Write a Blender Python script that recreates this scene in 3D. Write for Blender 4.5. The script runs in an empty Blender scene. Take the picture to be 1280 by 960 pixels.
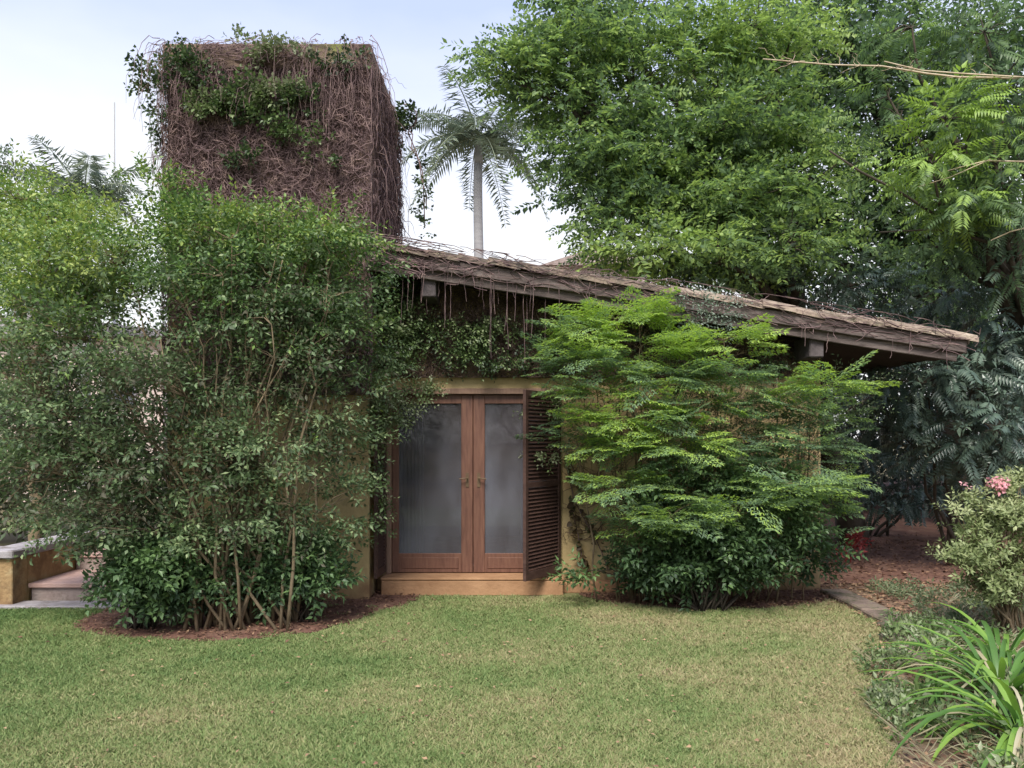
import bpy, bmesh, math, random
import numpy as np
from mathutils import Vector, Matrix
random.seed(7)
RNG = np.random.default_rng(11)
S = bpy.context.scene
COL = S.collection

# ------------------------------------------------------------------ camera, sky, sun
CAM_H, HOR, F = 1.7, 550.0, 1000.0      # eye height, horizon row and focal length (in 1280 px wide frame)
cam_d = bpy.data.cameras.new('camera')
cam_d.sensor_width = 36.0
cam_d.lens = 36.0 * F / 1280.0
cam_d.shift_y = (HOR - 480.0) / 1280.0
cam_d.clip_start, cam_d.clip_end = 0.05, 2000.0
cam = bpy.data.objects.new('camera', cam_d)
COL.objects.link(cam)
cam.location = (0, 0, CAM_H)
cam.rotation_euler = (math.radians(90), 0, 0)
S.camera = cam

SUN_EL, SUN_AZ = 50.0, -168.0           # azimuth from +Y towards +X: the sun stands to the left behind the viewer
sun_dir = Vector((math.sin(math.radians(SUN_AZ)) * math.cos(math.radians(SUN_EL)),
                  math.cos(math.radians(SUN_AZ)) * math.cos(math.radians(SUN_EL)),
                  math.sin(math.radians(SUN_EL))))
W = bpy.data.worlds.new('World')
S.world = W
W.use_nodes = True
nt = W.node_tree
for n in list(nt.nodes):
    nt.nodes.remove(n)
out = nt.nodes.new('ShaderNodeOutputWorld')
sky = nt.nodes.new('ShaderNodeTexSky')
sky.sky_type = 'NISHITA'
sky.sun_disc = False
sky.sun_elevation = math.radians(SUN_EL)
sky.sun_rotation = math.radians(SUN_AZ)
sky.dust_density = 2.0
bg1 = nt.nodes.new('ShaderNodeBackground')
bg1.inputs['Strength'].default_value = 0.05
nt.links.new(sky.outputs[0], bg1.inputs['Color'])
tc = nt.nodes.new('ShaderNodeTexCoord')
sep = nt.nodes.new('ShaderNodeSeparateXYZ')
nt.links.new(tc.outputs['Generated'], sep.inputs[0])
ramp = nt.nodes.new('ShaderNodeValToRGB')
e = ramp.color_ramp.elements
e[0].position, e[0].color = 0.0, (0.98, 0.98, 0.98, 1)
e[1].position, e[1].color = 1.0, (0.54, 0.64, 0.95, 1)
x = e.new(0.26); x.color = (0.95, 0.97, 1.0, 1)
x = e.new(0.50); x.color = (0.54, 0.63, 0.98, 1)
noi = nt.nodes.new('ShaderNodeTexNoise')
noi.inputs['Scale'].default_value = 2.2
noi.inputs['Detail'].default_value = 5
mp = nt.nodes.new('ShaderNodeMapping')
mp.inputs['Scale'].default_value = (1, 1, 2.6)
nt.links.new(tc.outputs['Generated'], mp.inputs[0])
nt.links.new(mp.outputs[0], noi.inputs['Vector'])
ma = nt.nodes.new('ShaderNodeMath'); ma.operation = 'MULTIPLY_ADD'
ma.inputs[1].default_value = 0.32; ma.inputs[2].default_value = -0.16
nt.links.new(noi.outputs['Fac'], ma.inputs[0])
ad = nt.nodes.new('ShaderNodeMath'); ad.operation = 'ADD'
nt.links.new(sep.outputs['Z'], ad.inputs[0]); nt.links.new(ma.outputs[0], ad.inputs[1])
nt.links.new(ad.outputs[0], ramp.inputs['Fac'])
bg2 = nt.nodes.new('ShaderNodeBackground')
bg2.inputs['Strength'].default_value = 0.72
nt.links.new(ramp.outputs['Color'], bg2.inputs['Color'])
mx = nt.nodes.new('ShaderNodeMixShader')
mx.inputs[0].default_value = 0.80
nt.links.new(bg1.outputs[0], mx.inputs[1]); nt.links.new(bg2.outputs[0], mx.inputs[2])
nt.links.new(mx.outputs[0], out.inputs['Surface'])

sun_d = bpy.data.lights.new('sun', 'SUN')
sun_d.energy = 3.1
sun_d.angle = math.radians(24)
sun_d.color = (1.0, 0.95, 0.86)
sun = bpy.data.objects.new('sun', sun_d)
COL.objects.link(sun)
sun.rotation_euler = sun_dir.to_track_quat('Z', 'Y').to_euler()

S.view_settings.view_transform = 'Standard'
S.view_settings.look = 'None'
S.view_settings.gamma = 1.0
S.view_settings.use_curve_mapping = False
S.view_settings.exposure = 1.0
S.cycles.max_bounces = 8
S.cycles.transparent_max_bounces = 8
S.cycles.use_denoising = True


def at(px, py, Y):
    return Vector(((px - 640.0) / F * Y, Y, CAM_H - (py - HOR) / F * Y))


# ------------------------------------------------------------------ materials
def newmat(name):
    m = bpy.data.materials.new(name)
    m.use_nodes = True
    t = m.node_tree
    b = t.nodes['Principled BSDF']
    return m, t, b


def noise_mat(name, cols, scale=4.0, rough=0.85, bump=0.3, bscale=None, stretch=(1, 1, 1), spec=0.3, detail=8, stains=None):
    """cols: colour stops mixed by world-scale noise. stains: (colour, scale, lo, hi)"""
    m, t, b = newmat(name)
    N, L = t.nodes, t.links
    g = N.new('ShaderNodeNewGeometry')
    mp = N.new('ShaderNodeMapping'); mp.inputs['Scale'].default_value = stretch
    L.new(g.outputs['Position'], mp.inputs[0])
    n = N.new('ShaderNodeTexNoise'); n.inputs['Scale'].default_value = scale; n.inputs['Detail'].default_value = detail
    n.inputs['Roughness'].default_value = 0.62
    L.new(mp.outputs[0], n.inputs['Vector'])
    r = N.new('ShaderNodeValToRGB')
    k = len(cols)
    r.color_ramp.elements[0].position = 0.3; r.color_ramp.elements[0].color = (*cols[0], 1)
    r.color_ramp.elements[1].position = 0.7; r.color_ramp.elements[1].color = (*cols[-1], 1)
    for i in range(1, k - 1):
        q = r.color_ramp.elements.new(0.3 + 0.4 * i / (k - 1)); q.color = (*cols[i], 1)
    L.new(n.outputs['Fac'], r.inputs['Fac'])
    src = r.outputs['Color']
    if stains:
        for (sc, ss, lo, hi) in stains:
            n2 = N.new('ShaderNodeTexNoise'); n2.inputs['Scale'].default_value = ss; n2.inputs['Detail'].default_value = 7
            n2.inputs['Roughness'].default_value = 0.7
            L.new(mp.outputs[0], n2.inputs['Vector'])
            mr = N.new('ShaderNodeMapRange'); mr.inputs['From Min'].default_value = lo; mr.inputs['From Max'].default_value = hi
            L.new(n2.outputs['Fac'], mr.inputs[0])
            mi = N.new('ShaderNodeMix'); mi.data_type = 'RGBA'
            L.new(mr.outputs[0], mi.inputs['Factor'])
            L.new(src, mi.inputs[6]); mi.inputs[7].default_value = (*sc, 1)
            src = mi.outputs[2]
    L.new(src, b.inputs['Base Color'])
    b.inputs['Roughness'].default_value = rough
    b.inputs['Specular IOR Level'].default_value = spec
    if bump:
        n3 = N.new('ShaderNodeTexNoise'); n3.inputs['Scale'].default_value = bscale or scale * 6; n3.inputs['Detail'].default_value = 6
        L.new(mp.outputs[0], n3.inputs['Vector'])
        bp = N.new('ShaderNodeBump'); bp.inputs['Strength'].default_value = bump; bp.inputs['Distance'].default_value = 0.02
        L.new(n3.outputs['Fac'], bp.inputs['Height']); L.new(bp.outputs[0], b.inputs['Normal'])
    return m


def leaf_mat(name, stops, rough=0.5, trans=0.25, spec=0.35):
    """stops: colours from tint 0 to tint 1 (a per-leaf attribute)"""
    m, t, b = newmat(name)
    N, L = t.nodes, t.links
    a = N.new('ShaderNodeAttribute'); a.attribute_name = 'tint'
    r = N.new('ShaderNodeValToRGB')
    k = len(stops)
    r.color_ramp.elements[0].position = 0.0; r.color_ramp.elements[0].color = (*stops[0], 1)
    r.color_ramp.elements[1].position = 1.0; r.color_ramp.elements[1].color = (*stops[-1], 1)
    for i in range(1, k - 1):
        q = r.color_ramp.elements.new(i / (k - 1)); q.color = (*stops[i], 1)
    L.new(a.outputs['Fac'], r.inputs['Fac'])
    L.new(r.outputs['Color'], b.inputs['Base Color'])
    b.inputs['Roughness'].default_value = rough
    b.inputs['Specular IOR Level'].default_value = spec
    tr = N.new('ShaderNodeBsdfTranslucent')
    hs = N.new('ShaderNodeHueSaturation'); hs.inputs['Value'].default_value = 1.5; hs.inputs['Saturation'].default_value = 1.1
    L.new(r.outputs['Color'], hs.inputs['Color']); L.new(hs.outputs[0], tr.inputs['Color'])
    ms = N.new('ShaderNodeMixShader'); ms.inputs[0].default_value = trans
    L.new(b.outputs[0], ms.inputs[1]); L.new(tr.outputs[0], ms.inputs[2])
    L.new(ms.outputs[0], N['Material Output'].inputs['Surface'])
    return m


M = {}
M['ochre'] = noise_mat('ochre_plaster', [(0.28, 0.205, 0.10), (0.41, 0.31, 0.155), (0.48, 0.38, 0.21)], 1.6, 0.9, 0.25, 30,
                       stains=[((0.20, 0.11, 0.06), 2.6, 0.55, 0.75), ((0.14, 0.13, 0.07), 5.0, 0.58, 0.78)])
def splash(m, z0, z1, col):
    t = m.node_tree; N, L = t.nodes, t.links
    b = N['Principled BSDF']; src = b.inputs['Base Color'].links[0].from_socket
    g = N.new('ShaderNodeNewGeometry'); sx = N.new('ShaderNodeSeparateXYZ'); L.new(g.outputs['Position'], sx.inputs[0])
    n = N.new('ShaderNodeTexNoise'); n.inputs['Scale'].default_value = 7; n.inputs['Detail'].default_value = 6
    L.new(g.outputs['Position'], n.inputs['Vector'])
    a = N.new('ShaderNodeMath'); a.operation = 'MULTIPLY_ADD'; a.inputs[1].default_value = 0.55
    L.new(n.outputs['Fac'], a.inputs[0]); L.new(sx.outputs['Z'], a.inputs[2])
    mr = N.new('ShaderNodeMapRange'); mr.inputs['From Min'].default_value = z0; mr.inputs['From Max'].default_value = z1
    mr.inputs['To Min'].default_value = .75; mr.inputs['To Max'].default_value = 0
    L.new(a.outputs[0], mr.inputs[0])
    mi = N.new('ShaderNodeMix'); mi.data_type = 'RGBA'; mi.inputs[7].default_value = (*col, 1)
    L.new(mr.outputs[0], mi.inputs['Factor']); L.new(src, mi.inputs[6]); L.new(mi.outputs[2], b.inputs['Base Color'])
splash(M['ochre'], 0.30, 0.60, (0.17, 0.09, 0.05))
M['oldochre'] = noise_mat('dirty_ochre_plaster', [(0.20, 0.12, 0.06), (0.33, 0.22, 0.11), (0.42, 0.34, 0.20)], 4.0, 0.95, 0.5, 30,
                          stains=[((0.12, 0.07, 0.04), 3.0, 0.48, 0.68)])
M['tower'] = noise_mat('stained_plaster', [(0.11, 0.07, 0.06), (0.22, 0.15, 0.115), (0.34, 0.24, 0.18)], 5.0, 0.95, 0.6, 40,
                       stains=[((0.12, 0.06, 0.06), 3.0, 0.45, 0.62)])
M['cap'] = noise_mat('weathered_concrete', [(0.10, 0.065, 0.05), (0.22, 0.155, 0.115), (0.30, 0.235, 0.17)], 3.0, 0.95, 0.8, 40,
                     stains=[((0.07, 0.045, 0.045), 4.0, 0.45, 0.62), ((0.17, 0.19, 0.05), 1.7, 0.58, 0.72)])
M['dry'] = noise_mat('dry_vine_bark', [(0.075, 0.045, 0.045), (0.165, 0.11, 0.11), (0.33, 0.23, 0.20)], 9.0, 0.9, 0, 40)
M['drydark'] = noise_mat('dead_creeper_stems', [(0.05, 0.032, 0.028), (0.12, 0.08, 0.065), (0.22, 0.16, 0.12)], 7.0, 0.9, 0, 40)
M['stem'] = noise_mat('brown_stem_bark', [(0.10, 0.075, 0.045), (0.19, 0.145, 0.09), (0.26, 0.20, 0.13)], 9.0, 0.9, 0, 40)
M['darkstem'] = noise_mat('dark_bark', [(0.035, 0.028, 0.02), (0.08, 0.065, 0.05)], 9.0, 0.9, 0, 40)
M['palestem'] = noise_mat('pale_dry_twig', [(0.35, 0.27, 0.17), (0.55, 0.46, 0.34)], 9.0, 0.85, 0, 40)
M['palmbark'] = noise_mat('grey_palm_bark', [(0.26, 0.25, 0.26), (0.38, 0.37, 0.37)], 1.0, 0.9, 0.3, 5, stretch=(1, 1, 6))
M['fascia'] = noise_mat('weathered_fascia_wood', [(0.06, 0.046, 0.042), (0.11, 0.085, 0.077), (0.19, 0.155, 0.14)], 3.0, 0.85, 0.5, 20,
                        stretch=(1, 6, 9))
M['tile'] = noise_mat('old_roof_tile', [(0.17, 0.125, 0.10), (0.29, 0.225, 0.175), (0.42, 0.35, 0.27)], 4.0, 0.95, 0.6, 40,
                      stains=[((0.10, 0.09, 0.05), 7.0, 0.52, 0.7)])
M['mosstile'] = noise_mat('mossy_roof_tile', [(0.11, 0.08, 0.065), (0.21, 0.16, 0.12), (0.28, 0.24, 0.17)], 6.0, 0.95, 0.8, 40,
                          stains=[((0.07, 0.06, 0.05), 7.0, 0.45, 0.65)])
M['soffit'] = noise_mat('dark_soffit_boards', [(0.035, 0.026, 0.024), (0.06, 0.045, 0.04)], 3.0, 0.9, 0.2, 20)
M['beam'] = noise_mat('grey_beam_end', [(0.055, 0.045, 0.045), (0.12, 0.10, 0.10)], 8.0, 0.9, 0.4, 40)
M['doorwood'] = noise_mat('red_brown_door_wood', [(0.085, 0.038, 0.026), (0.135, 0.062, 0.042), (0.17, 0.085, 0.055)], 5.0, 0.5, 0.15, 40,
                          stretch=(8, 8, 0.8), spec=0.4)
M['framewood'] = noise_mat('pale_brown_frame_wood', [(0.20, 0.12, 0.085), (0.28, 0.18, 0.13)], 5.0, 0.6, 0.15, 40, stretch=(8, 8, .8))
M['shutterwood'] = noise_mat('dark_shutter_wood', [(0.045, 0.024, 0.02), (0.09, 0.05, 0.04)], 5.0, 0.6, 0.15, 40, stretch=(2, 2, 6))
M['sill'] = noise_mat('terracotta_sill', [(0.25, 0.135, 0.07), (0.38, 0.22, 0.12)], 3.0, 0.85, 0.3, 30,
                      stains=[((0.2, 0.1, 0.05), 4.0, 0.55, 0.7)])
M['metal'] = noise_mat('dull_brass', [(0.10, 0.065, 0.04), (0.16, 0.11, 0.065)], 8.0, 0.4, 0)
M['room'] = noise_mat('room_plaster', [(0.16, 0.14, 0.135), (0.22, 0.19, 0.18)], 1.0, 0.9, 0)
M['curtain'] = noise_mat('grey_curtain_cloth', [(0.20, 0.19, 0.20), (0.26, 0.25, 0.26)], 2.0, 0.95, 0)
M['stone'] = noise_mat('grey_pink_stone', [(0.22, 0.165, 0.15), (0.33, 0.26, 0.24), (0.40, 0.34, 0.31)], 5.0, 0.9, 0.4, 40, stains=[((0.15, 0.11, 0.09), 7.0, 0.5, 0.7)])
M['tread'] = noise_mat('pink_tread_stone', [(0.42, 0.27, 0.23), (0.55, 0.38, 0.34)], 4.0, 0.9, 0.3, 40)
M['coping'] = noise_mat('pale_coping', [(0.22, 0.20, 0.21), (0.42, 0.39, 0.41)], 5.0, 0.85, 0.4, 40, stains=[((0.16, 0.13, 0.11), 6.0, 0.5, 0.7)])
M['kerb'] = noise_mat('mossy_kerb', [(0.10, 0.075, 0.06), (0.19, 0.14, 0.115), (0.17, 0.15, 0.09)], 7.0, 0.95, 0.8, 40,
                      stains=[((0.07, 0.07, 0.04), 5.0, 0.48, 0.62)])
M['soil'] = noise_mat('red_soil', [(0.085, 0.042, 0.03), (0.14, 0.07, 0.05), (0.20, 0.12, 0.085)], 3.5, 0.98, 0.8, 30)
M['soil_bed'] = noise_mat('soil_under_litter', [(0.11, 0.065, 0.045), (0.17, 0.11, 0.075), (0.20, 0.17, 0.09)], 3.5, 0.98, 0.8, 30)
M['ground'] = noise_mat('earth', [(0.09, 0.07, 0.04), (0.12, 0.10, 0.05), (0.10, 0.11, 0.04)], 0.6, 0.98, 0.5, 10)
M['lawn'] = noise_mat('lawn_base', [(0.075, 0.11, 0.035), (0.13, 0.16, 0.055), (0.22, 0.20, 0.10)], 0.9, 0.95, 0.8, 60)
M['render'] = noise_mat('pale_pink_render', [(0.62, 0.48, 0.42), (0.72, 0.60, 0.54)], 1.0, 0.9, 0.1)
M['redroof'] = noise_mat('terracotta_roof', [(0.36, 0.16, 0.10), (0.46, 0.24, 0.16)], 2.0, 0.9, 0.2)
M['greymetal'] = noise_mat('galvanised_mast', [(0.4, 0.4, 0.42), (0.5, 0.5, 0.52)], 2.0, 0.5, 0)

M['L_shrub'] = leaf_mat('shrub_leaves', [(0.085, 0.080, 0.050), (0.075, 0.115, 0.055), (0.115, 0.175, 0.080), (0.17, 0.24, 0.11), (0.28, 0.34, 0.17)], 0.5, 0.32)
M['L_shrubtop'] = leaf_mat('sunny_shrub_leaves', [(0.055, 0.10, 0.035), (0.10, 0.175, 0.05), (0.17, 0.26, 0.065), (0.29, 0.35, 0.085)])  # shrub top: sunlit yellow-green painted in; own colour on the yellowish tree
M['L_gloss'] = leaf_mat('glossy_dark_leaves', [(0.035, 0.062, 0.032), (0.075, 0.135, 0.055), (0.155, 0.25, 0.09)], 0.42, 0.25, 0.4)
M['L_tree'] = leaf_mat('feathery_tree_leaves', [(0.050, 0.080, 0.046), (0.098, 0.158, 0.070), (0.175, 0.265, 0.09), (0.28, 0.38, 0.11)], 0.5, 0.4)
M['L_near'] = leaf_mat('long_pinnate_leaves', [(0.06, 0.095, 0.065), (0.12, 0.19, 0.08), (0.26, 0.38, 0.08)], 0.45, 0.35)
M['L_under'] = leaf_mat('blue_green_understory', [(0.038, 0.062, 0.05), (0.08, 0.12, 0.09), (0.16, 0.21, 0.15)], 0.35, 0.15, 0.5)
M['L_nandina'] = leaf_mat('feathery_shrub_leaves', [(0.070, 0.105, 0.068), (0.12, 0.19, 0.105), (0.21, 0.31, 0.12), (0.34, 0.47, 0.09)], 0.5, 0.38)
M['L_silver'] = leaf_mat('silvery_leaves', [(0.09, 0.12, 0.09), (0.16, 0.21, 0.15), (0.30, 0.34, 0.27)], 0.45, 0.15)
M['L_vine'] = leaf_mat('creeper_leaves', [(0.035, 0.055, 0.03), (0.07, 0.115, 0.042), (0.14, 0.20, 0.07), (0.24, 0.27, 0.16)], 0.45, 0.2)
M['L_weed'] = leaf_mat('pale_weeds', [(0.06, 0.085, 0.045), (0.13, 0.17, 0.085), (0.24, 0.27, 0.16)], 0.5, 0.25)
M['L_heart'] = leaf_mat('brown_heart_leaves', [(0.05, 0.035, 0.02), (0.10, 0.065, 0.03), (0.08, 0.10, 0.04)], 0.6, 0.15)
M['L_azalea'] = leaf_mat('pale_azalea_leaves', [(0.11, 0.14, 0.055), (0.20, 0.25, 0.10), (0.36, 0.39, 0.20)], 0.5, 0.25)
M['L_palm'] = leaf_mat('palm_leaflets', [(0.12, 0.16, 0.12), (0.20, 0.25, 0.18), (0.30, 0.33, 0.23)], 0.5, 0.15)
M['L_strap'] = leaf_mat('strap_leaves', [(0.07, 0.15, 0.035), (0.13, 0.26, 0.05), (0.24, 0.37, 0.07)], 0.4, 0.3)
M['L_strapdry'] = leaf_mat('dry_strap_leaves', [(0.30, 0.26, 0.15), (0.42, 0.38, 0.26)], 0.6, 0.2)
M['L_litter'] = leaf_mat('dead_leaves', [(0.09, 0.045, 0.03), (0.20, 0.11, 0.07), (0.36, 0.24, 0.14)], 0.8, 0.05)
M['petal'] = leaf_mat('pink_petals', [(0.55, 0.22, 0.26), (0.68, 0.36, 0.38)], 0.5, 0.3)
M['L_red'] = leaf_mat('red_bracts', [(0.17, 0.025, 0.025), (0.28, 0.05, 0.045)], 0.5, 0.2)

# grass blades: colour follows the same patches of dry and green turf as the base
def grass_mat():
    m, t, b = newmat('grass_blades')
    N, L = t.nodes, t.links
    g = N.new('ShaderNodeNewGeometry')
    n = N.new('ShaderNodeTexNoise'); n.inputs['Scale'].default_value = 0.75; n.inputs['Detail'].default_value = 7
    n.inputs['Roughness'].default_value = 0.6
    L.new(g.outputs['Position'], n.inputs['Vector'])
    sx = N.new('ShaderNodeSeparateXYZ'); L.new(g.outputs['Position'], sx.inputs[0])
    gx = N.new('ShaderNodeMath'); gx.operation = 'MULTIPLY_ADD'; gx.inputs[1].default_value = 0.026; gx.inputs[2].default_value = 0.02
    L.new(sx.outputs['X'], gx.inputs[0])
    n5 = N.new('ShaderNodeMath'); n5.operation = 'MULTIPLY_ADD'; n5.inputs[1].default_value = 0.85; n5.inputs[2].default_value = 0.10
    L.new(n.outputs['Fac'], n5.inputs[0])
    a = N.new('ShaderNodeMath'); a.operation = 'ADD'
    L.new(n5.outputs[0], a.inputs[0]); L.new(gx.outputs[0], a.inputs[1])
    at_ = N.new('ShaderNodeAttribute'); at_.attribute_name = 'tint'
    c = N.new('ShaderNodeMath'); c.operation = 'MULTIPLY_ADD'; c.inputs[1].default_value = 0.26
    L.new(at_.outputs['Fac'], c.inputs[0]); L.new(a.outputs[0], c.inputs[2])
    r = N.new('ShaderNodeValToRGB')
    e = r.color_ramp.elements
    e[0].position = 0.40; e[0].color = (0.10, 0.175, 0.055, 1)
    e[1].position = 0.88; e[1].color = (0.40, 0.33, 0.19, 1)
    q = e.new(0.58); q.color = (0.18, 0.25, 0.085, 1)
    q = e.new(0.72); q.color = (0.28, 0.30, 0.13, 1)
    L.new(c.outputs[0], r.inputs['Fac'])
    L.new(r.outputs['Color'], b.inputs['Base Color'])
    b.inputs['Roughness'].default_value = 0.6
    b.inputs['Specular IOR Level'].default_value = 0.25
    tr = N.new('ShaderNodeBsdfTranslucent'); L.new(r.outputs['Color'], tr.inputs['Color'])
    ms = N.new('ShaderNodeMixShader'); ms.inputs[0].default_value = 0.25
    L.new(b.outputs[0], ms.inputs[1]); L.new(tr.outputs[0], ms.inputs[2])
    L.new(ms.outputs[0], N['Material Output'].inputs['Surface'])
    return m
M['grass'] = grass_mat()

mg, tg, bgl = newmat('window_glass')
bgl.inputs['Base Color'].default_value = (0.10, 0.11, 0.13, 1)
bgl.inputs['Roughness'].default_value = 0.03
bgl.inputs['Specular IOR Level'].default_value = 0.9
trn = tg.nodes.new('ShaderNodeBsdfTransparent'); trn.inputs['Color'].default_value = (0.80, 0.84, 0.88, 1)
mxg = tg.nodes.new('ShaderNodeMixShader'); mxg.inputs[0].default_value = 0.55
gn = tg.nodes.new('ShaderNodeTexNoise'); gn.inputs['Scale'].default_value = 1.0; gn.inputs['Detail'].default_value = 6
gg = tg.nodes.new('ShaderNodeNewGeometry')
gm = tg.nodes.new('ShaderNodeMapping'); gm.inputs['Scale'].default_value = (1.6, 1, 0.7)
tg.links.new(gg.outputs['Position'], gm.inputs[0]); tg.links.new(gm.outputs[0], gn.inputs['Vector'])
gr = tg.nodes.new('ShaderNodeMapRange')
gr.inputs['From Min'].default_value = 0.35; gr.inputs['From Max'].default_value = 0.65
gr.inputs['To Min'].default_value = 0.46; gr.inputs['To Max'].default_value = 0.72
tg.links.new(gn.outputs['Fac'], gr.inputs[0]); tg.links.new(gr.outputs[0], mxg.inputs[0])
gc = tg.nodes.new('ShaderNodeValToRGB')
gc.color_ramp.elements[0].position = .35; gc.color_ramp.elements[0].color = (0.17, 0.17, 0.20, 1)
gc.color_ramp.elements[1].position = .65; gc.color_ramp.elements[1].color = (0.10, 0.08, 0.08, 1)
tg.links.new(gn.outputs['Fac'], gc.inputs['Fac']); tg.links.new(gc.outputs[0], bgl.inputs['Base Color'])
tg.links.new(bgl.outputs[0], mxg.inputs[1]); tg.links.new(trn.outputs[0], mxg.inputs[2])
tg.links.new(mxg.outputs[0], tg.nodes['Material Output'].inputs['Surface'])
M['glass'] = mg


# ------------------------------------------------------------------ object helpers
def thing(name, label, cat, loc=(0, 0, 0), group=None, rz=0.0):
    o = bpy.data.objects.new(name, None)
    o.empty_display_size = 0.1
    COL.objects.link(o)
    o.location = loc
    o.rotation_euler = (0, 0, rz)
    o['label'] = label
    o['category'] = cat
    if group:
        o['group'] = group
    return o


def tag(o, label, cat, group=None):
    o['label'] = label
    o['category'] = cat
    if group:
        o['group'] = group
    return o


def world_off(parent):
    v = Vector((0, 0, 0))
    while parent is not None:
        v += parent.location
        parent = parent.parent
    return v


def link(name, me, mat=None, parent=None, kind=None):
    """mesh made in world coordinates; set so that it stays there under its parent"""
    o = bpy.data.objects.new(name, me)
    COL.objects.link(o)
    if mat is not None and not me.materials:
        me.materials.append(mat)
    if parent is not None:
        o.parent = parent
        o.location = -world_off(parent)
    if kind:
        o['kind'] = kind
    return o


def np_mesh(name, V, Q, tint=None, smooth=False):
    me = bpy.data.meshes.new(name)
    V = np.asarray(V, dtype=np.float32).reshape(-1, 3)
    Q = np.asarray(Q, dtype=np.int32)
    k = Q.shape[1]
    me.vertices.add(len(V)); me.vertices.foreach_set('co', V.ravel())
    me.loops.add(Q.size); me.loops.foreach_set('vertex_index', Q.ravel())
    me.polygons.add(len(Q))
    me.polygons.foreach_set('loop_start', np.arange(0, Q.size, k, dtype=np.int32))
    me.update(calc_edges=True)
    me.polygons.foreach_set('use_smooth', np.full(len(Q), smooth, dtype=bool))
    if tint is not None:
        a = me.attributes.new('tint', 'FLOAT', 'FACE')
        a.data.foreach_set('value', np.asarray(tint, dtype=np.float32))
    return me


class Build:
    """collects boxes, prisms and tubes into one mesh"""
    def __init__(s):
        s.v, s.f = [], []

    def box(s, x0, x1, y0, y1, z0, z1):
        b = len(s.v)
        s.v += [(x0, y0, z0), (x1, y0, z0), (x1, y1, z0), (x0, y1, z0), (x0, y0, z1), (x1, y0, z1), (x1, y1, z1), (x0, y1, z1)]
        s.f += [(b, b + 3, b + 2, b + 1), (b + 4, b + 5, b + 6, b + 7), (b, b + 1, b + 5, b + 4), (b + 1, b + 2, b + 6, b + 5),
                (b + 2, b + 3, b + 7, b + 6), (b + 3, b, b + 4, b + 7)]
        return s

    def prism_y(s, pts, y0, y1):
        """outline in x-z, extruded along y"""
        b, n = len(s.v), len(pts)
        s.v += [(p[0], y0, p[1]) for p in pts] + [(p[0], y1, p[1]) for p in pts]
        s.f.append(tuple(b + i for i in range(n)))
        s.f.append(tuple(b + n + i for i in reversed(range(n))))
        for i in range(n):
            j = (i + 1) % n
            s.f.append((b + j, b + i, b + n + i, b + n + j))
        return s

    def prism_z(s, pts, z0, z1):
        b, n = len(s.v), len(pts)
        s.v += [(p[0], p[1], z0) for p in pts] + [(p[0], p[1], z1) for p in pts]
        s.f.append(tuple(b + i for i in reversed(range(n))))
        s.f.append(tuple(b + n + i for i in range(n)))
        for i in range(n):
            j = (i + 1) % n
            s.f.append((b + i, b + j, b + n + j, b + n + i))
        return s

    def obox(s, c, ux, uy, uz):
        """oriented box: centre and three half vectors"""
        c, ux, uy, uz = map(Vector, (c, ux, uy, uz))
        b = len(s.v)
        for sz in (-1, 1):
            for sx, sy in ((-1, -1), (1, -1), (1, 1), (-1, 1)):
                s.v.append(tuple(c + ux * sx + uy * sy + uz * sz))
        s.f += [(b, b + 3, b + 2, b + 1), (b + 4, b + 5, b + 6, b + 7), (b, b + 1, b + 5, b + 4), (b + 1, b + 2, b + 6, b + 5),
                (b + 2, b + 3, b + 7, b + 6), (b + 3, b, b + 4, b + 7)]
        return s

    def tube(s, pts, radii, n=5, cap=True):
        pts = [Vector(p) for p in pts]
        if not hasattr(radii, '__len__'):
            radii = [radii] * len(pts)
        b0 = len(s.v)
        ref = Vector((0.31, 0.17, 0.93))
        for i, p in enumerate(pts):
            d = (pts[min(i + 1, len(pts) - 1)] - pts[max(i - 1, 0)])
            if d.length < 1e-9:
                d = Vector((0, 0, 1))
            d.normalize()
            a = d.cross(ref)
            if a.length < 0.05:
                a = d.cross(Vector((1, 0, 0)))
            a.normalize()
            c = d.cross(a)
            for k in range(n):
                t = 2 * math.pi * k / n
                s.v.append(tuple(p + (a * math.cos(t) + c * math.sin(t)) * radii[i]))
        for i in range(len(pts) - 1):
            for k in range(n):
                k2 = (k + 1) % n
                s.f.append((b0 + i * n + k, b0 + i * n + k2, b0 + (i + 1) * n + k2, b0 + (i + 1) * n + k))
        if cap:
            s.f.append(tuple(b0 + k for k in reversed(range(n))))
            s.f.append(tuple(b0 + (len(pts) - 1) * n + k for k in range(n)))
        return s

    def mesh(s, name, bevel=0.0, smooth=False):
        me = bpy.data.meshes.new(name)
        me.from_pydata(s.v, [], s.f)
        if bevel:
            bm = bmesh.new(); bm.from_mesh(me)
            bmesh.ops.bevel(bm, geom=list(bm.edges), offset=bevel, segments=1, affect='EDGES', profile=0.7)
            bm.to_mesh(me); bm.free()
        me.update()
        if smooth:
            me.polygons.foreach_set('use_smooth', [True] * len(me.polygons))
        else:
            me.polygons.foreach_set('use_smooth', [False] * len(me.polygons))
        return me

    def obj(s, name, mat, parent=None, bevel=0.0, smooth=False, kind=None):
        return link(name, s.mesh(name, bevel, smooth), mat, parent, kind)


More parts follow.
